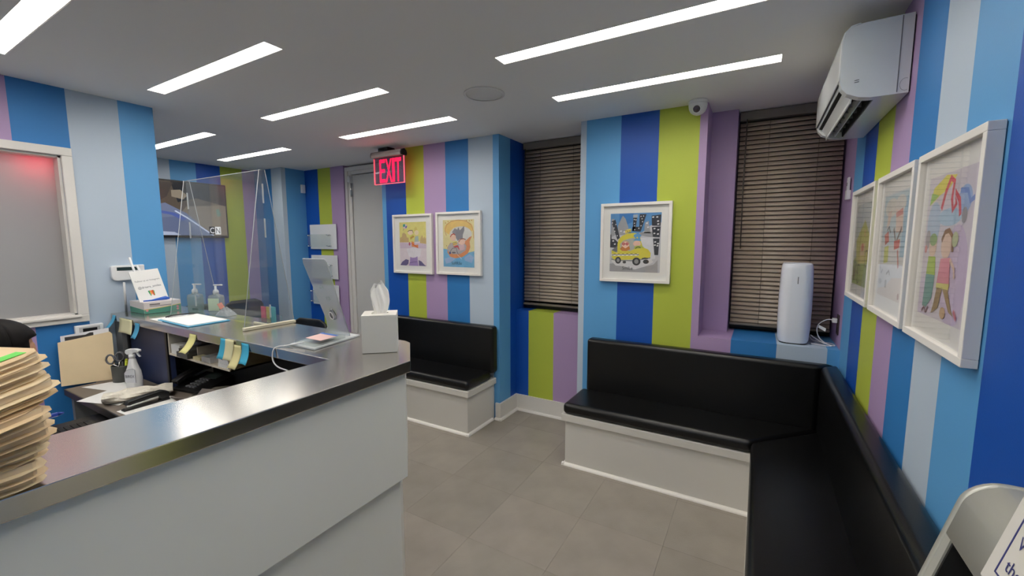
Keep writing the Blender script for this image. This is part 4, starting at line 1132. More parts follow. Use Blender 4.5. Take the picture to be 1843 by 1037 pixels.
# sneeze guard
t = thing('sneeze_guard', 'large clear acrylic sneeze guard on the counter in front of the television', 'sneeze guard', (-2.68, 1.31, Z))
GX0, GX1, GY, GZ = -3.09, -2.275, 1.31, 1.972
obj('panel', MB().box(GX0, GX1, GY - 0.002, GY + 0.002, Z + 0.006, GZ), ACRYL, t)
for xg in (GX0, GX1):
    tri = [(GY - 0.138, Z + 0.018), (GY + 0.134, Z + 0.018), (GY + 0.018, GZ), (GY - 0.012, GZ)]
    obj('side_wing', MB().prism(tri, 'x', xg - 0.0022, xg + 0.0022), ACRYL, t)
    e_ = MB()
    loop = [(xg, p[0], p[1]) for p in tri]
    e_.tube([loop[0], loop[3], loop[2], loop[1]], 0.0019, 5)
    obj('wing_edge', e_, ACRYLEDGE, t)
    for za, zb in ((1.80, 1.90), (1.62, 1.72), (1.19, 1.26)):
        obj('tab', MB().box(xg, xg + 0.006, GY - 0.003, GY + 0.003, za, zb), ACRYLEDGE, t)
CREAM = M('cream_foot', (228, 221, 196), 0.5)
obj('foot', MB().box(GX1 - 0.012, GX1 + 0.012, GY - 0.142, GY + 0.138, Z, Z + 0.016), CREAM, t, bevel=0.002)
obj('foot', MB().box(GX1 - 0.16, GX1 - 0.012, GY - 0.006, GY + 0.006, Z, Z + 0.012), CREAM, t, bevel=0.002)
obj('panel_edge', MB().tube([(GX0, GY, GZ), (GX1, GY, GZ)], 0.0019, 5), ACRYLEDGE, t)

# card holder with coloured cards
t = thing('card_holder', 'small clear card holder beside the sneeze guard foot', 'card holder', (-2.37, 1.37, Z))
ch = MB(); ch.box(-2.43, -2.31, 1.333, 1.336, Z, Z + 0.034); ch.box(-2.43, -2.31, 1.395, 1.398, Z, Z + 0.045); ch.box(-2.43, -2.31, 1.333, 1.398, Z, Z + 0.004)
obj('tray', ch, CLEARP, t, bevel=0.001)
for nm, x0, x1, rgb, yy, rz in (('pink', -2.425, -2.384, (226, 74, 108), 1.345, 0.25), ('yellow', -2.386, -2.358, (226, 206, 96), 1.352, 0.25), ('teal', -2.368, -2.318, (96, 182, 196), 1.362, 0.25)):
    o = obj('business_card', MB().box(x0, x1, yy, yy + 0.006, Z + 0.005, Z + 0.095), M('card_' + nm, rgb, 0.6), bevel=0.0005)
    tag(o, '%s upright card in the clear holder on the counter' % nm, 'card', 'coloured cards in the card holder')

# clipboard
t = thing('clipboard', 'light blue clipboard with white paper lying on the far counter', 'clipboard', (-2.84, 1.19, Z), 0.0)
cb = [(-3.03, 1.083), (-2.632, 1.068), (-2.652, 1.292), (-3.05, 1.302)]
obj('board', MB().prism(cb, 'z', Z, Z + 0.004), M('clipboard_blue', (62, 158, 200), 0.4), t, bevel=0.001)
pg = [(-3.02, 1.094), (-2.645, 1.08), (-2.664, 1.281), (-3.038, 1.292)]
obj('paper', MB().prism(pg, 'z', Z + 0.004, Z + 0.009), PAPER, t)
obj('clip', MB().box(-3.034, -3.010, 1.13, 1.26, Z + 0.009, Z + 0.014), CHROME, t, bevel=0.002)
obj('clip_lever', MB().tube([(-3.024, 1.12, Z + 0.014), (-3.022, 1.15, Z + 0.020), (-3.022, 1.24, Z + 0.020), (-3.024, 1.27, Z + 0.014)], 0.004, 6), BLACKP, t)
o = obj('paper_sheet', MB().prism([(-3.13, 1.08), (-2.96, 1.075), (-2.97, 1.24), (-3.14, 1.25)], 'z', Z - 0.0004, Z), PAPER)
tag(o, 'loose white sheet sticking out under the blue clipboard', 'paper')

# hand sanitizer bottles
GEL = clear('green_gel', (214, 238, 226), 1.1, 0.05, 0.24)
def pump_bottle(x, y, rz, label, tint, lbl):
    t = thing('sanitizer_bottle', label, 'bottle', (x, y, Z), rz, 'hand sanitizer pump bottles')
    b_ = MB(); lv = [(0, 0.074, 0.046), (0.006, 0.084, 0.054), (0.10, 0.084, 0.054), (0.114, 0.078, 0.05), (0.122, 0.034, 0.03), (0.128, 0.03, 0.03)]
    rg_ = [[(p[0], p[1], z) for p in rbox2(w_, d_, min(w_, d_) * 0.28, 4)] for z, w_, d_ in lv]
    n_ = len(rg_[0])
    b_.add([p for r_ in rg_ for p in r_], [(i * n_ + j, i * n_ + (j + 1) % n_, (i + 1) * n_ + (j + 1) % n_, (i + 1) * n_ + j) for i in range(len(rg_) - 1) for j in range(n_)], 0, True)
    b_.add(rg_[0], [tuple(range(n_))]); b_.add(rg_[-1], [tuple(range(n_))])
    obj('body', b_, tint, t, world=False)
    obj('collar', MB().lathe([(0.0, 0.122), (0.0165, 0.122), (0.0165, 0.142), (0.012, 0.150), (0.007, 0.156), (0.007, 0.178), (0.0, 0.178)], n=18), WHITEP, t, world=False)
    obj('nozzle', MB().box(-0.012, 0.045, -0.007, 0.007, 0.178, 0.186), WHITEP, t, world=False, bevel=0.003)
    obj('dip_tube', MB().tube([(0, 0, 0.012), (0, 0, 0.125)], 0.0025, 6), WHITEP, t, world=False)
    obj('label', MB().box(*lbl), M('bottle_label_%d' % int(lbl[0] * -1000), (210, 226, 190) if lbl[5] > 0.06 else (70, 96, 92), 0.5), t, world=False)
pump_bottle(-3.19, 1.352, 0.5, 'clear green hand sanitizer pump bottle nearest the glove box', GEL, (-0.004, 0.036, -0.0278, -0.0272, 0.016, 0.028))
pump_bottle(-3.015, 1.395, 0.5, 'hand sanitizer pump bottle with a pale green label behind the clipboard', GEL, (-0.036, 0.036, -0.0278, -0.0272, 0.018, 0.098))

# wipes packet
t = thing('wipes_packet', 'crinkled clear packet lying beside the sanitizer bottles', 'packet', (-2.86, 1.372, Z), 0.2)
def wp(u, v):
    a = math.sin(math.pi * u) ** 0.5 * math.sin(math.pi * v) ** 0.5
    return (-0.05 + 0.10 * u, -0.035 + 0.07 * v, 0.002 + 0.048 * a * (1 + 0.18 * math.sin(17 * u + 9 * v) * math.sin(13 * v)))
obj('wrapper', MB().grid(wp, 14, 12, smooth=False), clear('crinkled_film', (226, 236, 238), 1.5, 0.08, 0.35), t, world=False)
obj('flap', MB().add([(-0.06, -0.01, 0.07), (-0.045, 0.01, 0.08), (-0.005, 0.0, 0.05), (-0.02, -0.02, 0.04)], [(0, 1, 2, 3)]), M('wipes_flap', (206, 120, 96), 0.5), t, world=False, solid=0.001)

# glove box, brush and easel sign
gx0, gx1, gy0, gy1 = -3.567, -3.356, 1.135, 1.335
t = thing('glove_box', 'white and green glove box at the wall end of the counter', 'box', ((gx0 + gx1) / 2, (gy0 + gy1) / 2, Z))
obj('carton', MB().box(gx0, gx1, gy0, gy1, Z, Z + 0.074), M('carton_white', (228, 220, 218), 0.5), t, bevel=0.0015)
gw = []
def wave(n_, y_):
    return [(i / n_, (0.42 + 0.28 * (i / n_) ** 1.6) ) for i in range(n_ + 1)]
band = MB(); wv = wave(10, 0)
band.prism([(gy0 + 0.001 + (gy1 - gy0 - 0.002) * u, Z + 0.074 * v_ * 0.86) for u, v_ in wv] + [(gy1 - 0.001, Z + 0.001), (gy0 + 0.001, Z + 0.001)], 'x', gx1, gx1 + 0.0006, 0)
band.prism([(gx0 + 0.001 + (gx1 - gx0 - 0.002) * u, Z + 0.074 * (0.52 - 0.14 * u)) for u, v_ in wv] + [(gx1 - 0.001, Z + 0.001), (gx0 + 0.001, Z + 0.001)], 'y', gy0 - 0.0006, gy0, 0)
obj('green_band', band, M('carton_green', (84, 150, 132), 0.5), t)
yb_ = MB(); yb_.prism([(gy0 + (gy1 - gy0) * u, Z + 0.074 * v_ * 0.86 + 0.004) for u, v_ in wv] + [(gy0 + (gy1 - gy0) * u, Z + 0.074 * v_ * 0.86) for u, v_ in wv[::-1]], 'x', gx1, gx1 + 0.0008)
obj('yellow_line', yb_, M('carton_yellow', (222, 206, 120), 0.5), t)
dt = MB()
for y_, z_ in ((gy0 + 0.015, 0.022), (gy1 - 0.02, 0.03), (gy1 - 0.02, 0.014)): dt.lathe([(0.0, 0.0), (0.007, 0.0), (0.007, 0.0012)], (gx1, y_, Z + z_), 14, axis='x')
obj('pink_dot', dt, M('carton_pink', (226, 150, 160), 0.5), t)
tl_ = MB(); tl_.box(gx1, gx1 + 0.0007, gy0 + 0.03, gy0 + 0.085, Z + 0.054, Z + 0.062); tl_.box(gx1, gx1 + 0.0007, gy0 + 0.03, gy0 + 0.15, Z + 0.046, Z + 0.049)
obj('print_lines', tl_, M('carton_grey_print', (120, 112, 116), 0.6), t)
t = thing('blue_brush', 'blue toothbrush case lying on the glove box', 'brush case', (-3.42, 1.26, Z + 0.0745))
bs = MB().tube([(-3.40, 1.15, Z + 0.080), (-3.392, 1.19, Z + 0.081), (-3.388, 1.23, Z + 0.086), (-3.386, 1.265, Z + 0.090), (-3.385, 1.285, Z + 0.086)], [0.004, 0.005, 0.009, 0.013, 0.006], 10)
obj('case', bs, M('brush_blue', (40, 92, 190), 0.35), t)
t = thing('easel_sign', 'small white sign on a white easel, social media invitation, above the glove box', 'sign', (-3.47, 1.2, Z + 0.0745))
eo = Vector((-3.434, 1.222, Z + 0.077)); er = Vector((-0.16, 0.985, 0.10)).normalized(); eu = Vector((-0.22, -0.22, 0.95)); eu = (eu - er * eu.dot(er)).normalized()
SW_, SH_ = 0.166, 0.205
obj('card', place(MB().box(-SW_ / 2, SW_ / 2, 0, SH_, -0.005, 0.0), eo, er, eu), PAPER, t, bevel=0.0008)
for s, v_, fw, rgb in (('Follow us on Instagram', 0.135, 0.140, (130, 132, 138)), ('@drsara_smiles', 0.092, 0.132, (84, 90, 104))):
    tx = text_mb(s, fw); tx.v = [(p[0], p[1] + v_, 0.0006) for p in tx.v]
    obj('lettering', place(tx, eo, er, eu), flat(rgb), t)
tooth = [([(-0.020, 0.066), (-0.010, 0.068), (-0.008, 0.030), (-0.013, 0.034)], (60, 160, 110)), ([(-0.010, 0.068), (0.0, 0.066), (0.002, 0.045), (-0.006, 0.034)], (240, 150, 60)), ([(0.0, 0.066), (0.010, 0.068), (0.010, 0.030), (0.004, 0.034)], (220, 84, 60)), ([(0.010, 0.068), (0.016, 0.062), (0.013, 0.032), (0.010, 0.030)], (120, 170, 80))]
for p, rgb in tooth:
    obj('logo', place(MB().add([(a, b_, 0.0007) for a, b_ in p], [(0, 1, 2, 3)]), eo, er, eu), flat(rgb), t)
ez = MB()
en = er.cross(eu)
ez.tube([tuple(eo + er * -0.045 - en * 0.012 + eu * -0.0), tuple(eo + er * -0.045 - en * 0.012 + eu * 0.30)], 0.0065, 8)
ez.tube([tuple(eo + er * 0.02 - en * 0.014), tuple(eo + er * -0.02 - en * 0.014 + eu * 0.245)], 0.0065, 8)
obj('easel_upright', ez, WHITEP, t)
obj('easel_leg', MB().tube([(-3.59, 1.12, Z + 0.002), (-3.515, 1.10, Z + 0.20)], 0.006, 8), WHITEP, t)
obj('easel_leg', MB().tube([(-3.585, 1.30, Z + 0.002), (-3.515, 1.14, Z + 0.23)], 0.006, 8), WHITEP, t)
obj('ledge', place(MB().box(-0.07, 0.07, -0.004, 0.0, -0.014, 0.010), eo, er, eu), WHITEP, t)

# ------------------------------------------------------------------ sticky notes along the inner counter edge
def note(label, x, z0, wd, ht, rgb, curl, skew, nm, dy=0.0):
    mb = MB()
    yb0 = KYI - 0.0012 - dy
    mb.grid(lambda u, v: (x + (u - 0.5) * wd + skew * v, yb0 - curl * v * v, z0 - ht * v + 0.004 * math.sin(3 * u) * v), 4, 8)
    o = obj('sticky_note', mb, M('sticky_' + nm, rgb, 0.7), solid=0.0004)
    tag(o, label, 'sticky note', 'sticky notes on the counter edge')
    return o
note('blue sticky note hanging at the wall end of the counter edge', -3.545, 1.132, 0.05, 0.085, (84, 172, 214), 0.035, -0.03, 'blue')
note('wide cream sticky note hanging on the counter edge under the glove box', -3.365, 1.124, 0.19, 0.088, (226, 222, 182), 0.015, 0.01, 'cream', 0.002)
note('blue sticky note right of the wide cream note', -3.205, 1.112, 0.062, 0.088, (84, 172, 214), 0.03, 0.005, 'blue')
note('pale yellow curled sticky note hanging below the clipboard', -2.52, 1.12, 0.072, 0.092, (228, 222, 150), 0.05, -0.015, 'yellow')
note('left blue sticky note in the cluster of four notes', -2.215, 1.132, 0.06, 0.10, (62, 170, 206), 0.02, -0.012, 'bright_blue')
note('cream sticky note with a pencilled line in the cluster of four', -2.155, 1.135, 0.075, 0.10, (228, 222, 178), 0.018, -0.005, 'cream2', 0.004)
note('lower tan sticky note in the cluster of four notes', -2.095, 1.115, 0.068, 0.10, (214, 206, 150), 0.045, 0.02, 'tan', 0.002)
note('right blue sticky note in the cluster of four notes', -2.03, 1.13, 0.06, 0.09, (62, 170, 206), 0.03, 0.02, 'bright_blue')

# ------------------------------------------------------------------ stack of manila folders on the near counter
ORD = ['topmost', 'second', 'third', 'fourth', 'fifth', 'sixth', 'seventh', 'eighth', 'ninth', 'tenth', 'eleventh', 'twelfth', 'thirteenth', 'fourteenth', 'fifteenth', 'sixteenth', 'seventeenth', 'eighteenth', 'nineteenth', 'twentieth']
frng = random.Random(21)
NF = 17
zf = Z
TIPS = [(-1.150, 0.204, 0.0), (-1.128, 0.216, 0.02), (-1.122, 0.217, 0.0), (-1.120, 0.217, 0.025), (-1.130, 0.222, 0.0), (-1.124, 0.226, 0.02), (-1.128, 0.230, 0.0), (-1.119, 0.240, 0.03), (-1.114, 0.238, 0.0),
        (-1.116, 0.236, 0.02), (-1.108, 0.236, 0.01), (-1.122, 0.230, 0.0), (-1.132, 0.252, 0.03), (-1.130, 0.256, 0.01), (-1.160, 0.246, 0.03), (-1.152, 0.250, 0.0), (-1.158, 0.249, 0.02)]
for k in range(NF):
    th = 0.0148 if k not in (3, 7, 13, 16) else 0.0180
    if k in (0, 5, 11): th = 0.012
    tx_, ty_, rz = TIPS[k]
    t = thing('manila_folder', '%s manila folder in the stack at the left edge%s' % (ORD[NF - 1 - k] if NF - 1 - k == 0 else ORD[NF - 1 - k] + ' from top', ', marked with a green label' if k == NF - 1 else ''), 'folder', (tx_, ty_, zf), rz, 'manila folders stacked on the counter')
    t.rotation_euler = (0.19 * k / (NF - 1), 0, rz + 0.36 * min(1.0, max(0.0, (k - 4) / 6.0)))
    fw, fl2 = 0.25, 0.31
    bulge = frng.uniform(0.2, 1.0)
    def leaf(zb, sag, ex, ey):
        mb = MB()
        def fn(u, v):
            x = -fw * (1 - u) + ex; y = -fl2 * (1 - v) + ey
            c = ((u - 0.5) ** 2 + (v - 0.5) ** 2)
            # clipped outer corner
            if u > 0.93 and v > 0.93: x -= 0.012; y -= 0.010
            zb_ = zb * (1 - 0.24 * (1 - v))
            return (x, y, zb_ + sag * (1 - u) * 0.6 + 0.0006 * math.sin(5 * u + k) * v)
        mb.grid(fn, 8, 8)
        return mb
    mt = MANILA[frng.randrange(3)]
    obj('back_cover', leaf(0.0009, 0.0, 0.004, 0.004), mt, t, world=False, solid=0.0009)
    shb = MB().prism([(-fw + 0.01, -fl2 + 0.01), (-0.012, -fl2 + 0.01), (-0.012, -0.018), (-0.018, -0.012), (-fw + 0.01, -0.012)], 'z', 0.0016, th - 0.0040)
    shb.v = [(p[0], p[1], p[2] * (1 + 0.24 * p[1] / fl2)) for p in shb.v]
    obj('sheets', shb, M('folder_sheets', (226, 206, 176), 0.8), t, world=False)
    obj('front_cover', leaf(th - 0.0020, 0.0, frng.uniform(-0.008, 0.0), frng.uniform(-0.008, 0.0)), mt, t, world=False, solid=0.0009)
    if k in (4, 9, 12, 16):
        obj('inner_cover', leaf(th * 0.5, 0.0, -0.003, -0.002), MANILA[1], t, world=False, solid=0.0008)
    if k == NF - 1:
        obj('green_label', MB().add([(-0.050, -0.085, th), (-0.026, -0.085, th), (-0.026, -0.022, th), (-0.050, -0.022, th)], [(0, 1, 2, 3)]), M('label_green', (92, 206, 74), 0.6), t, world=False, solid=0.0006)
    zf += th
print('folder stack top', zf)
t = thing('blue_pen', 'blue pen sticking out of the manila folder stack', 'pen', (-1.30, 0.26, 1.24))
obj('barrel', MB().tube([(-1.25, 0.16, 1.236), (-1.258, 0.264, 1.236)], 0.0045, 10), M('pen_blue', (42, 78, 190), 0.35), t)
obj('tip', MB().tube([(-1.258, 0.264, 1.236), (-1.2590, 0.274, 1.236)], [0.0045, 0.0015], 10), M('pen_blue', None), t)
# ------------------------------------------------------------------ things on the desk behind the counter
ZT = ZD + 0.0006
# manila pocket standing at the left wall
t = thing('desk_file_holder', 'manila file with a printed white sheet leaning upright against the left wall', 'file holder', (-3.52, 0.88, ZT))
a0, a1 = Vector((-3.558, 0.778, ZT)), Vector((-3.462, 0.998, ZT))
fr_ = (a1 - a0).normalized(); W_ = (a1 - a0).length
fn_ = Vector((fr_.y, -fr_.x, 0)); fu_ = (Vector((0, 0, 1)) - fn_ * 0.10).normalized()
obj('file', place(MB().prism([(0, 0), (W_, 0), (W_, 0.285), (W_ - 0.01, 0.30), (0.0, 0.262)], 'z', 0.0, 0.006), a0, fr_, fu_), MANILA[1], t)
obj('sheet', place(MB().prism([(0.012, 0.02), (W_ - 0.012, 0.02), (W_ - 0.015, 0.325), (0.012, 0.298)], 'z', -0.004, -0.001), a0, fr_, fu_), M('printed_sheet', (222, 222, 226), 0.6), t)
hd = [(0.03, 0.268), (0.155, 0.284), (0.155, 0.306), (0.14, 0.306), (0.12, 0.295), (0.03, 0.290)]
obj('printed_header', place(MB().prism(hd, 'z', -0.0008, -0.0003), a0, fr_, fu_), M('header_black', (48, 46, 48), 0.6), t)
obj('support', MB().prism([(-3.60, ZT), (-3.56, ZT), (-3.575, ZT + 0.22), (-3.60, ZT + 0.22)], 'y', 0.80, 0.98), GREYP, t)
# pen cup, scissors, pens
px, py = -3.375, 1.005
t = thing('pen_cup', 'grey mesh pen cup on the desk beside the manila file', 'pen cup', (px, py, ZT))
obj('cup', MB().lathe([(0.0, ZT + 0.003), (0.044, ZT + 0.003), (0.047, ZT + 0.10), (0.05, ZT + 0.102), (0.05, ZT + 0.098), (0.047, ZT), (0.0, ZT)], (px, py, 0), 28), M('mesh_grey', (92, 94, 92), 0.4, metal=0.4, bump=0.6, bscale=500), t)
t = thing('scissors', 'scissors with grey handles standing in the pen cup', 'scissors', (px - 0.01, py - 0.01, ZT + 0.005))
sc_r = Vector((0.55, 0.8, 0)).normalized()
for sgn, hx in ((-1, -0.034), (1, 0.012)):
    c = Vector((px - 0.014, py - 0.012, ZT + 0.140 + (0.012 if sgn > 0 else 0))) + sc_r * hx
    lp = [tuple(c + sc_r * (0.019 * math.cos(a)) + Vector((0, 0, 0.028 * math.sin(a)))) for a in [i * math.pi / 8 for i in range(16)]]
    obj('handle', MB().tube(lp, 0.0055, 8, closed=True), M('scissor_handle_grey', (104, 104, 108), 0.4), t)
    obj('blade', MB().tube([tuple(c - Vector((0, 0, 0.026))), (px - 0.012, py - 0.01, ZT + 0.09), (px - 0.006, py - 0.006, ZT + 0.012)], [0.005, 0.004, 0.002], 6), CHROME, t)
def pen(label, dx, dy, lx, ly, h_, rgb, nm, r=0.0042):
    t = thing('pen', label, 'pen', (px + dx, py + dy, ZT + 0.006), 0, 'pens in the pen cup')
    p0 = (px + dx, py + dy, ZT + 0.008); p1 = (px + dx + lx, py + dy + ly, ZT + h_)
    obj('barrel', MB().tube([p0, p1], r, 8), M('pen_' + nm, rgb, 0.4), t)
    p2 = (p1[0] + lx * 0.05, p1[1] + ly * 0.05, p1[2] + 0.008)
    obj('cap', MB().tube([p1, p2], [r * 1.15, r * 0.8], 8), M('pen_' + nm, rgb, 0.4), t)
pen('yellow green highlighter in the pen cup', 0.012, 0.008, 0.006, 0.012, 0.128, (206, 224, 50), 'lime', 0.007)
pen('red pen leaning right in the pen cup', 0.02, 0.012, 0.016, 0.022, 0.150, (190, 40, 50), 'red')
pen('dark red pen beside the red pen in the cup', 0.026, 0.004, 0.014, 0.024, 0.140, (130, 32, 44), 'maroon')
pen('black marker in the middle of the pen cup', 0.0, 0.004, 0.0, 0.004, 0.126, (24, 24, 26), 'black', 0.007)
# spray bottle
sx_, sy_ = -3.085, 0.968
t = thing('spray_bottle', 'white trigger spray bottle on the desk with a printed label', 'spray bottle', (sx_, sy_, ZT), 0.55)
lv = [(0, 0.072, 0.05), (0.006, 0.080, 0.056), (0.10, 0.082, 0.058), (0.145, 0.074, 0.054), (0.175, 0.056, 0.046), (0.205, 0.042, 0.038), (0.232, 0.034, 0.032), (0.24, 0.026, 0.026), (0.25, 0.026, 0.026)]
rg_ = [[(p[0], p[1], z) for p in rbox2(w_, d_, min(w_, d_) * 0.42, 5)] for z, w_, d_ in lv]; n_ = len(rg_[0])
b_ = MB().add([p for r_ in rg_ for p in r_], [(i * n_ + j, i * n_ + (j + 1) % n_, (i + 1) * n_ + (j + 1) % n_, (i + 1) * n_ + j) for i in range(len(rg_) - 1) for j in range(n_)], 0, True)
b_.add(rg_[0], [tuple(range(n_))])
obj('bottle', b_, WHITEP, t, world=False)
obj('collar', MB().lathe([(0.015, 0.243), (0.0165, 0.246), (0.0165, 0.266), (0.012, 0.27)], n=18), WHITEP, t, world=False)
hd = [(-0.034, 0.282), (-0.022, 0.268), (0.012, 0.268), (0.018, 0.282), (0.042, 0.288), (0.050, 0.286), (0.052, 0.302), (0.03, 0.310), (-0.012, 0.310), (-0.03, 0.302)]
obj('spray_head', MB().prism(hd, 'y', -0.0115, 0.0115), WHITEP, t, world=False, bevel=0.004, seg=3)
obj('trigger', MB().prism([(0.026, 0.286), (0.038, 0.288), (0.042, 0.268), (0.052, 0.252), (0.046, 0.250), (0.034, 0.266)], 'y', -0.006, 0.006), WHITEP, t, world=False, bevel=0.002)
lb = MB().prism([(-0.030, 0.07), (0.034, 0.07), (0.034, 0.165), (0.022, 0.172), (0.0, 0.168), (-0.02, 0.156), (-0.030, 0.14)], 'y', -0.0298, -0.0292)
obj('label', lb, M('birex_label', (214, 216, 222), 0.5), t, world=False)
lo_ = MB(); o_pts = [(-0.030, 0.07), (-0.030, 0.14), (-0.02, 0.156), (0.0, 0.168), (0.022, 0.172), (0.034, 0.165), (0.034, 0.07)]
lo_.tube([(p[0], -0.030, p[1]) for p in o_pts], 0.0009, 5)
obj('label_outline', lo_, M('birex_outline', (70, 74, 86), 0.5), t, world=False)
tx = text_mb('BIREX', 0.052, 0.020); tx.v = [(p[0] + 0.002, p[1] + 0.115, 0.0) for p in tx.v]
obj('lettering', place(tx, (0, -0.0302, 0), (1, 0, 0), (0, 0, 1)), M('birex_text', (66, 64, 70), 0.5), t, world=False)
t.scale = (0.95, 0.95, 0.80)
# white paper bag
t = thing('paper_bag', 'folded off white paper bag on the desk behind the stapler', 'paper bag', (-2.90, 0.925, ZT), 1.18)
def bag(u, v):
    # cross section loop v, length u
    a = v * 2 * math.pi
    r_ = 0.03 * (1 - 0.25 * abs(2 * u - 1)); cr = 1 + 0.16 * math.sin(11 * u + 3 * v * 6.28) + 0.1 * math.sin(23 * u)
    return (-0.145 + 0.29 * u, 0.055 * math.cos(a) * cr, 0.034 + r_ * math.sin(a) * cr)
obj('bag', MB().grid(bag, 18, 14, smooth=False), M('bag_paper', (222, 216, 202), 0.8, var=0.04, vscale=30), t, world=False)
# stapler
s0, s1 = Vector((-2.752, 0.805, ZT)), Vector((-2.765, 1.005, ZT))
t = thing('stapler', 'black stapler lying on the desk near the steel counter edge', 'stapler', (s0 + s1) / 2, math.atan2(s1.y - s0.y, s1.x - s0.x))
obj('base', MB().prism([(-0.10, 0.0), (0.10, 0.0), (0.10, 0.012), (-0.09, 0.010), (-0.10, 0.006)], 'y', -0.018, 0.018), BLACKP, t, world=False, bevel=0.002)
obj('magazine', MB().prism([(-0.085, 0.018), (0.06, 0.026), (0.06, 0.036), (-0.085, 0.028)], 'y', -0.010, 0.010), CHROME, t, world=False)
obj('arm', MB().prism([(-0.092, 0.030), (-0.075, 0.026), (0.05, 0.036), (0.06, 0.012), (0.098, 0.012), (0.10, 0.046), (0.07, 0.060), (0.0, 0.056), (-0.08, 0.046)], 'y', -0.019, 0.019), BLACKP, t, world=False, bevel=0.005, seg=3)
# papers
def sheet(label, poly, z, rgb=None):
    o = obj('paper_sheet', MB().prism(poly, 'z', z, z + 0.0012), PAPER)
    tag(o, label, 'paper', 'loose papers on the reception desk')
sheet('large white sheet on the desk in front of the spray bottle', [(-3.14, 0.735), (-2.87, 0.83), (-3.02, 1.04), (-3.27, 0.98)], ZT + 0.0014)
sheet('white sheet on the desk near the foot of the manila file', [(-3.43, 0.83), (-3.17, 0.90), (-3.23, 1.04), (-3.40, 0.985)], ZT)
sheet('white sheet under the stapler at the counter edge', [(-2.78, 0.79), (-2.62, 0.80), (-2.66, 1.04), (-2.81, 1.03)], ZT - 0.0005)
# keyboard
t = thing('keyboard', 'black computer keyboard on the pull out tray in front of the desk', 'keyboard', (-2.66, 0.64, 0.6885))
obj('body', MB().box(-2.88, -2.44, 0.58, 0.72, 0.6885, 0.703), BLACKP, t, bevel=0.003)
kk = MB().box(-0.0085, 0.0085, -0.0085, 0.0085, 0, 0.006).mesh('key', [M('key_black', (30, 30, 33), 0.5)])
ko = Vector((-2.66, 0.64, 0.6885))
for r in range(5):
    for c in range(20):
        q = bpy.data.objects.new('key', kk); link(q, t)
        q.location = Vector((-2.86 + c * 0.0211, 0.60 + r * 0.0235, 0.703)) - ko
# telephone
t = thing('desk_phone', 'black desk telephone under the hanging tray', 'telephone', (-2.80, 1.195, ZT), 0.18)
obj('body', MB().prism([(-0.10, 0.0), (0.10, 0.0), (0.10, 0.06), (-0.10, 0.016)], 'x', -0.12, 0.12), BLACKP, t, world=False, bevel=0.004)
hs = MB().prism([(-0.10, 0.042), (-0.06, 0.058), (0.06, 0.085), (0.10, 0.082), (0.105, 0.10), (0.05, 0.112), (-0.06, 0.086), (-0.105, 0.062)], 'x', -0.118, -0.068)
obj('handset', hs, BLACKP, t, world=False, bevel=0.006, seg=3)
for r in range(4):
    for c in range(3):
        u, v_ = -0.03 + c * 0.027, -0.07 + r * 0.027
        obj('key', MB().box(u - 0.009, u + 0.009, v_ - 0.008, v_ + 0.008, 0.018 + (v_ + 0.1) * 0.22, 0.026 + (v_ + 0.1) * 0.22), M('phone_key', (120, 122, 126), 0.4), t, world=False)
obj('screen', MB().prism([(0.03, 0.047), (0.09, 0.060), (0.09, 0.064), (0.03, 0.051)], 'x', -0.04, 0.06), M('phone_screen', (70, 80, 76), 0.2), t, world=False)
# card terminal and grey sorter
t = thing('card_terminal', 'grey card terminal on the desk right of the telephone', 'card terminal', (-2.58, 1.12, ZT), 0.7)
obj('body', MB().prism([(-0.09, 0.0), (0.09, 0.0), (0.09, 0.055), (0.02, 0.05), (-0.09, 0.022)], 'y', -0.04, 0.04), M('terminal_grey', (132, 128, 118), 0.45), t, world=False, bevel=0.004)
obj('screen', MB().prism([(-0.07, 0.030), (0.01, 0.049), (0.01, 0.051), (-0.07, 0.032)], 'y', -0.03, 0.03), BLACKP, t, world=False)
t = thing('desk_sorter', 'grey curved plastic desk sorter beside the near counter leg', 'desk sorter', (-2.25, 1.03, ZT))
so_ = MB()
def srt(u, v):
    return (-2.48 + 0.55 * u, 0.98 + 0.10 * u + 0.07 * math.cos(v * math.pi) , ZT + 0.12 * abs(math.cos(v * math.pi)) ** 0.8 * (0.75 + 0.25 * u) + 0.004)
so_.grid(srt, 8, 10)
obj('shell', so_, M('sorter_grey', (120, 112, 106), 0.45), t, solid=0.004)
# hanging tray under the far counter
t = thing('hanging_tray', 'white open tray shelf mounted under the far counter', 'tray', (-2.62, 1.2, 0.95))
TX0, TX1, TY0_, TY1_ = -2.925, -2.255, 1.085, 1.31
TW = M('tray_cream', (214, 206, 190), 0.5)
obj('bottom', MB().box(TX0, TX1, TY0_, TY1_, 0.948, 0.958), TW, t)
obj('side', MB().box(TX0, TX0 + 0.012, TY0_, TY1_, 0.958, 1.0935), TW, t)
obj('side', MB().box(TX1 - 0.012, TX1, TY0_, TY1_, 0.948, 1.0935), M('tray_side_wood', (196, 176, 130), 0.5, var=0.06, vscale=10), t)
obj('back', MB().box(TX0 + 0.012, TX1 - 0.012, TY1_ - 0.01, TY1_, 0.958, 1.0935), TW, t)
obj('divider', MB().box(-2.66, -2.655, TY0_ + 0.03, TY1_ - 0.01, 0.958, 1.02), TW, t)
zt_ = 0.9585
def inbox(name, label, cat, mb, m, **k):
    o = obj(name, mb, m, **k); tag(o, label, cat, 'supplies in the hanging tray'); return o
inbox('paper_stack', 'stack of white cards at the left end of the hanging tray', 'paper stack', MB().box(-2.905, -2.80, 1.09, 1.20, zt_, zt_ + 0.055), PAPER)
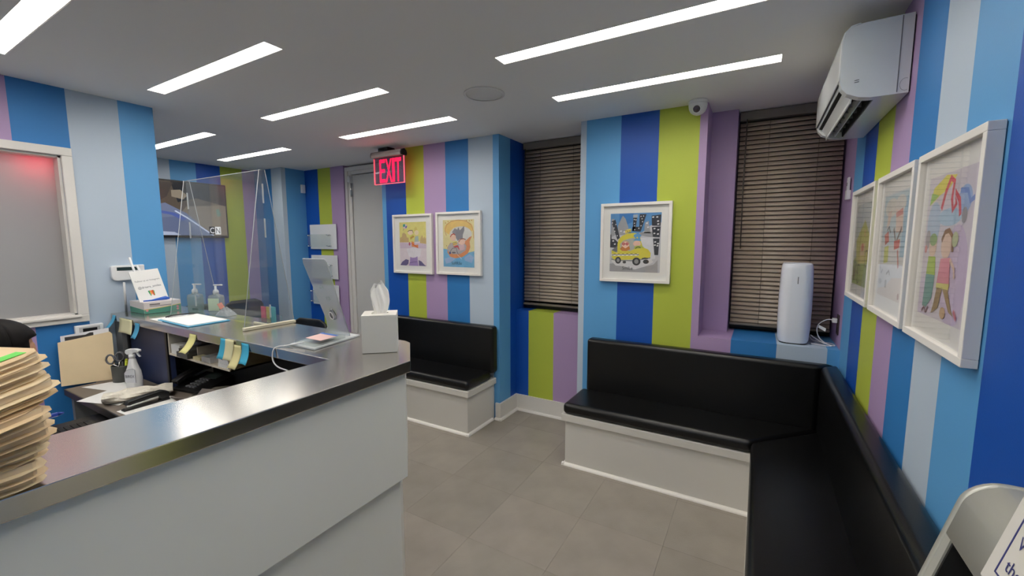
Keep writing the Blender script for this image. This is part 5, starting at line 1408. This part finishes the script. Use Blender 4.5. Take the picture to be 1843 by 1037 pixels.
inbox('folder_bundle', 'dark grey bundle of booklets in the hanging tray', 'booklets', MB().box(-2.795, -2.67, 1.07, 1.28, zt_, zt_ + 0.03).box(-2.79, -2.672, 1.08, 1.28, zt_ + 0.031, zt_ + 0.046), M('booklet_dark', (78, 78, 74), 0.5), bevel=0.002)
inbox('note_pad', 'small yellow note pad at the front of the hanging tray', 'note pad', MB().box(-2.65, -2.57, 1.088, 1.14, zt_, zt_ + 0.016), M('pad_yellow', (216, 206, 160), 0.6), bevel=0.001)
inbox('small_box', 'small white carton in the middle of the hanging tray', 'box', MB().box(-2.56, -2.47, 1.09, 1.18, zt_, zt_ + 0.03), M('small_carton', (206, 204, 200), 0.5), bevel=0.002)
inbox('card_stack', 'stack of white business cards near the right end of the hanging tray', 'card stack', MB().box(-2.385, -2.285, 1.088, 1.15, zt_, zt_ + 0.02).box(-2.383, -2.287, 1.09, 1.148, zt_ + 0.021, zt_ + 0.04).box(-2.386, -2.284, 1.087, 1.151, zt_ + 0.041, zt_ + 0.058), PAPER)
def pouch(u, v):
    a = u * 2 * math.pi; r_ = math.sin(math.pi * min(0.999, v + 0.02)) ** 0.6
    return (-2.56 + 0.10 * r_ * math.cos(a), 1.245 + 0.045 * r_ * math.sin(a), zt_ + 0.001 + 0.085 * v + 0.004 * math.sin(5 * a))
inbox('pouch', 'dark red soft pouch at the back of the hanging tray', 'pouch', MB().grid(pouch, 20, 10), M('pouch_maroon', (86, 20, 34), 0.55))
def pouch2(u, v):
    a = u * 2 * math.pi; r_ = math.sin(math.pi * min(0.999, v + 0.02)) ** 0.6
    return (-2.43 + 0.035 * r_ * math.cos(a), 1.15 + 0.03 * r_ * math.sin(a), zt_ + 0.001 + 0.075 * v)
inbox('pouch', 'small dark red pouch standing beside the card stack', 'pouch', MB().grid(pouch2, 16, 8), M('pouch_maroon', None))

# ------------------------------------------------------------------ chairs beyond the counter
CHM = M('chair_black', (16, 16, 18), 0.45)
def visitor_chair(label, loc, rz):
    t = thing('visitor_chair', label, 'chair', loc, rz, 'black visitor chairs beyond the counter')
    obj('seat', MB().prism(rbox2(0.46, 0.44, 0.06, 4, 0, 0), 'z', 0.42, 0.46), CHM, t, world=False, bevel=0.012, seg=3)
    def bk(u, v):
        x = (u - 0.5) * 0.46; w_ = 1 - 0.0 * v
        zz = 0.50 + 0.37 * v
        # rounded top corners
        lim = 0.23 if v < 0.75 else 0.23 - 0.09 * (1 - math.sqrt(max(0, 1 - ((v - 0.75) / 0.25) ** 2)))
        x = max(-lim, min(lim, x * lim / 0.23))
        return (x, 0.20 + 0.05 * v + 0.03 * (1 - (2 * u - 1) ** 2), zz)
    obj('backrest', MB().grid(bk, 12, 12), CHM, t, world=False, solid=0.02)
    for sx2 in (-0.2, 0.2):
        obj('leg', MB().tube([(sx2, -0.18, 0.43), (sx2 * 1.08, -0.21, 0.002)], 0.011, 8), CHROME, t, world=False)
        obj('leg', MB().tube([(sx2, 0.26, 0.60), (sx2, 0.19, 0.42), (sx2 * 1.08, 0.23, 0.002)], 0.011, 8), CHROME, t, world=False)
visitor_chair('black visitor chair below the television', (-5.34, 2.42, 0), math.pi / 2)
visitor_chair('black visitor chair seen through the sneeze guard beside the blue pillar', (-5.34, 2.90, 0), math.pi / 2)
visitor_chair('black visitor chair whose back shows beside the acrylic display', (-3.62, 2.22, 0), 0.1)

# ------------------------------------------------------------------ person seated at the desk, on an office chair
cxp, cyp = -2.43, 0.362
t = thing('office_chair', 'dark office chair under the person behind the counter', 'office chair', (cxp, cyp - 0.05, 0))
obj('seat', MB().prism(rbox2(0.48, 0.46, 0.09, 5, cxp, cyp - 0.03), 'z', 0.40, 0.455), CHM, t, bevel=0.02, seg=4)
obj('backrest', MB().grid(lambda u, v: (cxp + (u - 0.5) * 0.42 * (1 - 0.15 * v), cyp - 0.24 - 0.04 * v + 0.05 * (2 * u - 1) ** 2, 0.52 + 0.38 * v), 8, 8), CHM, t, solid=0.03)
obj('back_support', MB().tube([(cxp, cyp - 0.05, 0.40), (cxp, cyp - 0.27, 0.42), (cxp, cyp - 0.285, 0.62)], 0.018, 8), BLACKP, t)
obj('column', MB().lathe([(0.0, 0.08), (0.028, 0.08), (0.028, 0.40), (0.0, 0.40)], (cxp, cyp - 0.05, 0), 16), BLACKP, t)
for i in range(5):
    a = i * 2 * math.pi / 5 + 0.3
    e = (cxp + 0.28 * math.cos(a), cyp - 0.05 + 0.28 * math.sin(a))
    lg_ = obj('leg', MB().tube([(cxp, cyp - 0.05, 0.10), (e[0], e[1], 0.065)], [0.022, 0.014], 8), BLACKP, t)
    obj('caster', MB().lathe([(0.0, -0.018), (0.025, -0.018), (0.027, 0.0), (0.025, 0.018), (0.0, 0.018)], (e[0], e[1], 0.0275), 14, axis='x'), BLACKP, lg_)
SKIN = M('skin', (206, 156, 126), 0.5); HAIR = M('dark_hair', (13, 9, 9), 0.6, var=0.3, vscale=40, stretch=(1, 1, 0.15), spec=0.15); SHIRT = M('lilac_grey_shirt', (128, 118, 150), 0.8, var=0.06, vscale=20); TROUS = M('dark_trousers', (32, 34, 42), 0.8)
per = thing('person', 'seated person with dark hair behind the folder stack, lilac grey top', 'person', (cxp, cyp, 0.455))
def skin_obj(name, verts, edges, radii, mat, parent, sub=2):
    me = bpy.data.meshes.new(name); me.from_pydata(verts, edges, []); me.materials.append(mat)
    o = bpy.data.objects.new(name, me); link(o, parent)
    me.transform(PM[parent].inverted())
    sk = o.modifiers.new('skin', 'SKIN'); sk.use_smooth_shade = True
    if not me.skin_vertices: 
        me.attributes  # keep
        bpy.context.view_layer.objects.active = o
        bpy.ops.mesh.customdata_skin_add()
    for i, r in enumerate(radii):
        d_ = me.skin_vertices[0].data[i]
        d_.radius = r if isinstance(r, tuple) else (r, r)
    me.skin_vertices[0].data[0].use_root = True
    s = o.modifiers.new('sub', 'SUBSURF'); s.levels = sub; s.render_levels = sub
    return o
X, Y = cxp, cyp
V = [(X, Y - 0.06, 0.54), (X, Y - 0.06, 0.66), (X, Y - 0.05, 0.82), (X, Y - 0.03, 0.96), (X, Y - 0.01, 1.03), (X, Y + 0.005, 1.085), (X, Y + 0.025, 1.15), (X, Y + 0.02, 1.215), (X, Y + 0.01, 1.262),
     (X - 0.16, Y - 0.03, 0.955), (X - 0.19, Y + 0.0, 0.78), (X - 0.14, Y + 0.10, 0.65), (X - 0.09, Y + 0.14, 0.635),
     (X + 0.16, Y - 0.03, 0.955), (X + 0.19, Y + 0.0, 0.78), (X + 0.14, Y + 0.10, 0.65), (X + 0.09, Y + 0.14, 0.635),
     (X - 0.09, Y - 0.04, 0.525), (X - 0.11, Y + 0.34, 0.53), (X - 0.11, Y + 0.30, 0.12), (X - 0.11, Y + 0.40, 0.05),
     (X + 0.09, Y - 0.04, 0.525), (X + 0.11, Y + 0.34, 0.53), (X + 0.11, Y + 0.30, 0.12), (X + 0.11, Y + 0.40, 0.05),
     (X, Y + 0.125, 1.165)]
Ed = [(0, 1), (1, 2), (2, 3), (3, 4), (4, 5), (5, 6), (6, 7), (7, 8), (3, 9), (9, 10), (10, 11), (11, 12), (3, 13), (13, 14), (14, 15), (15, 16), (0, 17), (17, 18), (18, 19), (19, 20), (0, 21), (21, 22), (22, 23), (23, 24), (6, 25)]
Rd = [(0.13, 0.10), (0.125, 0.095), (0.14, 0.10), (0.12, 0.085), 0.06, 0.055, (0.075, 0.088), (0.078, 0.098), (0.06, 0.075), 0.055, 0.045, 0.036, 0.027, 0.055, 0.045, 0.036, 0.027, 0.085, 0.068, 0.042, 0.035, 0.085, 0.068, 0.042, 0.035, 0.018]
body = skin_obj('body', V, Ed, Rd, SKIN, per)
def grow(rr, k): return tuple(x + k for x in rr) if isinstance(rr, tuple) else rr + k
ids = [0, 1, 2, 3, 4, 9, 10, 11, 13, 14, 15]
mp_ = {v: i for i, v in enumerate(ids)}
skin_obj('shirt', [V[i] for i in ids], [(mp_[a], mp_[b]) for a, b in Ed if a in mp_ and b in mp_], [grow(Rd[i], 0.014 if i != 4 else 0.012) for i in ids], SHIRT, per)
ids = [0, 17, 18, 19, 21, 22, 23]
mp_ = {v: i for i, v in enumerate(ids)}
skin_obj('trousers', [V[i] for i in ids], [(mp_[a], mp_[b]) for a, b in Ed if a in mp_ and b in mp_], [grow(Rd[i], 0.012) for i in ids], TROUS, per)
# hands: palm and five separate fingers resting on the lap
for s in (-1, 1):
    wx, wy, wz = X + s * 0.09, Y + 0.14, 0.632
    hv = [(wx, wy, wz), (wx - s * 0.005, wy + 0.045, wz - 0.004)]; he = [(0, 1)]; hr = [(0.026, 0.018), (0.032, 0.014)]
    for i, (ox, ln_) in enumerate(((-0.027, 0.062), (-0.009, 0.074), (0.010, 0.070), (0.028, 0.054))):
        b0 = len(hv)
        hv += [(wx + ox, wy + 0.075, wz - 0.004), (wx + ox * 1.15, wy + 0.075 + ln_ * 0.5, wz - 0.006), (wx + ox * 1.2, wy + 0.075 + ln_ * 0.85, wz - 0.020)]
        he += [(1, b0), (b0, b0 + 1), (b0 + 1, b0 + 2)]; hr += [0.0095, 0.0085, 0.0075]
    b0 = len(hv)
    hv += [(wx - s * 0.040, wy + 0.045, wz - 0.008), (wx - s * 0.052, wy + 0.078, wz - 0.014)]
    he += [(0, b0), (b0, b0 + 1)]; hr += [0.012, 0.0095]
    skin_obj('hand', hv, he, hr, SKIN, per, 2)
def hairf(u, v):
    a = u * 2 * math.pi; th = v * math.radians(132)
    x, y, z = math.sin(th) * math.cos(a), math.sin(th) * math.sin(a), math.cos(th)
    if y > 0.45 and z < 0.25:          # open in front for the face
        y = 0.45
    wv = 1 + 0.012 * math.sin(26 * a + 3 * v)
    return (X + 0.101 * x * wv, Y + 0.006 + 0.116 * y * wv, 1.205 + 0.107 * z)
obj('hair', MB().grid(hairf, 48, 20), HAIR, per, solid=0.006)
for s in (-1, 1):
    obj('eye', MB().lathe([(0.0, 0.004), (0.005, 0.003), (0.007, 0.0)], (X + s * 0.033, Y + 0.098, 1.183), 12, axis='y'), M('eye_dark', (40, 30, 28), 0.2), per)
    obj('ear', MB().lathe([(0.0, 0.010), (0.012, 0.008), (0.017, 0.0), (0.012, -0.006)], (X + s * 0.082, Y + 0.005, 1.17), 14, axis='x'), SKIN, per)
obj('mouth', MB().tube([(X - 0.022, Y + 0.108, 1.118), (X, Y + 0.114, 1.116), (X + 0.022, Y + 0.108, 1.118)], 0.0035, 6), M('lip', (170, 96, 92), 0.5), per)
per.rotation_euler = (0, 0, 0.3)
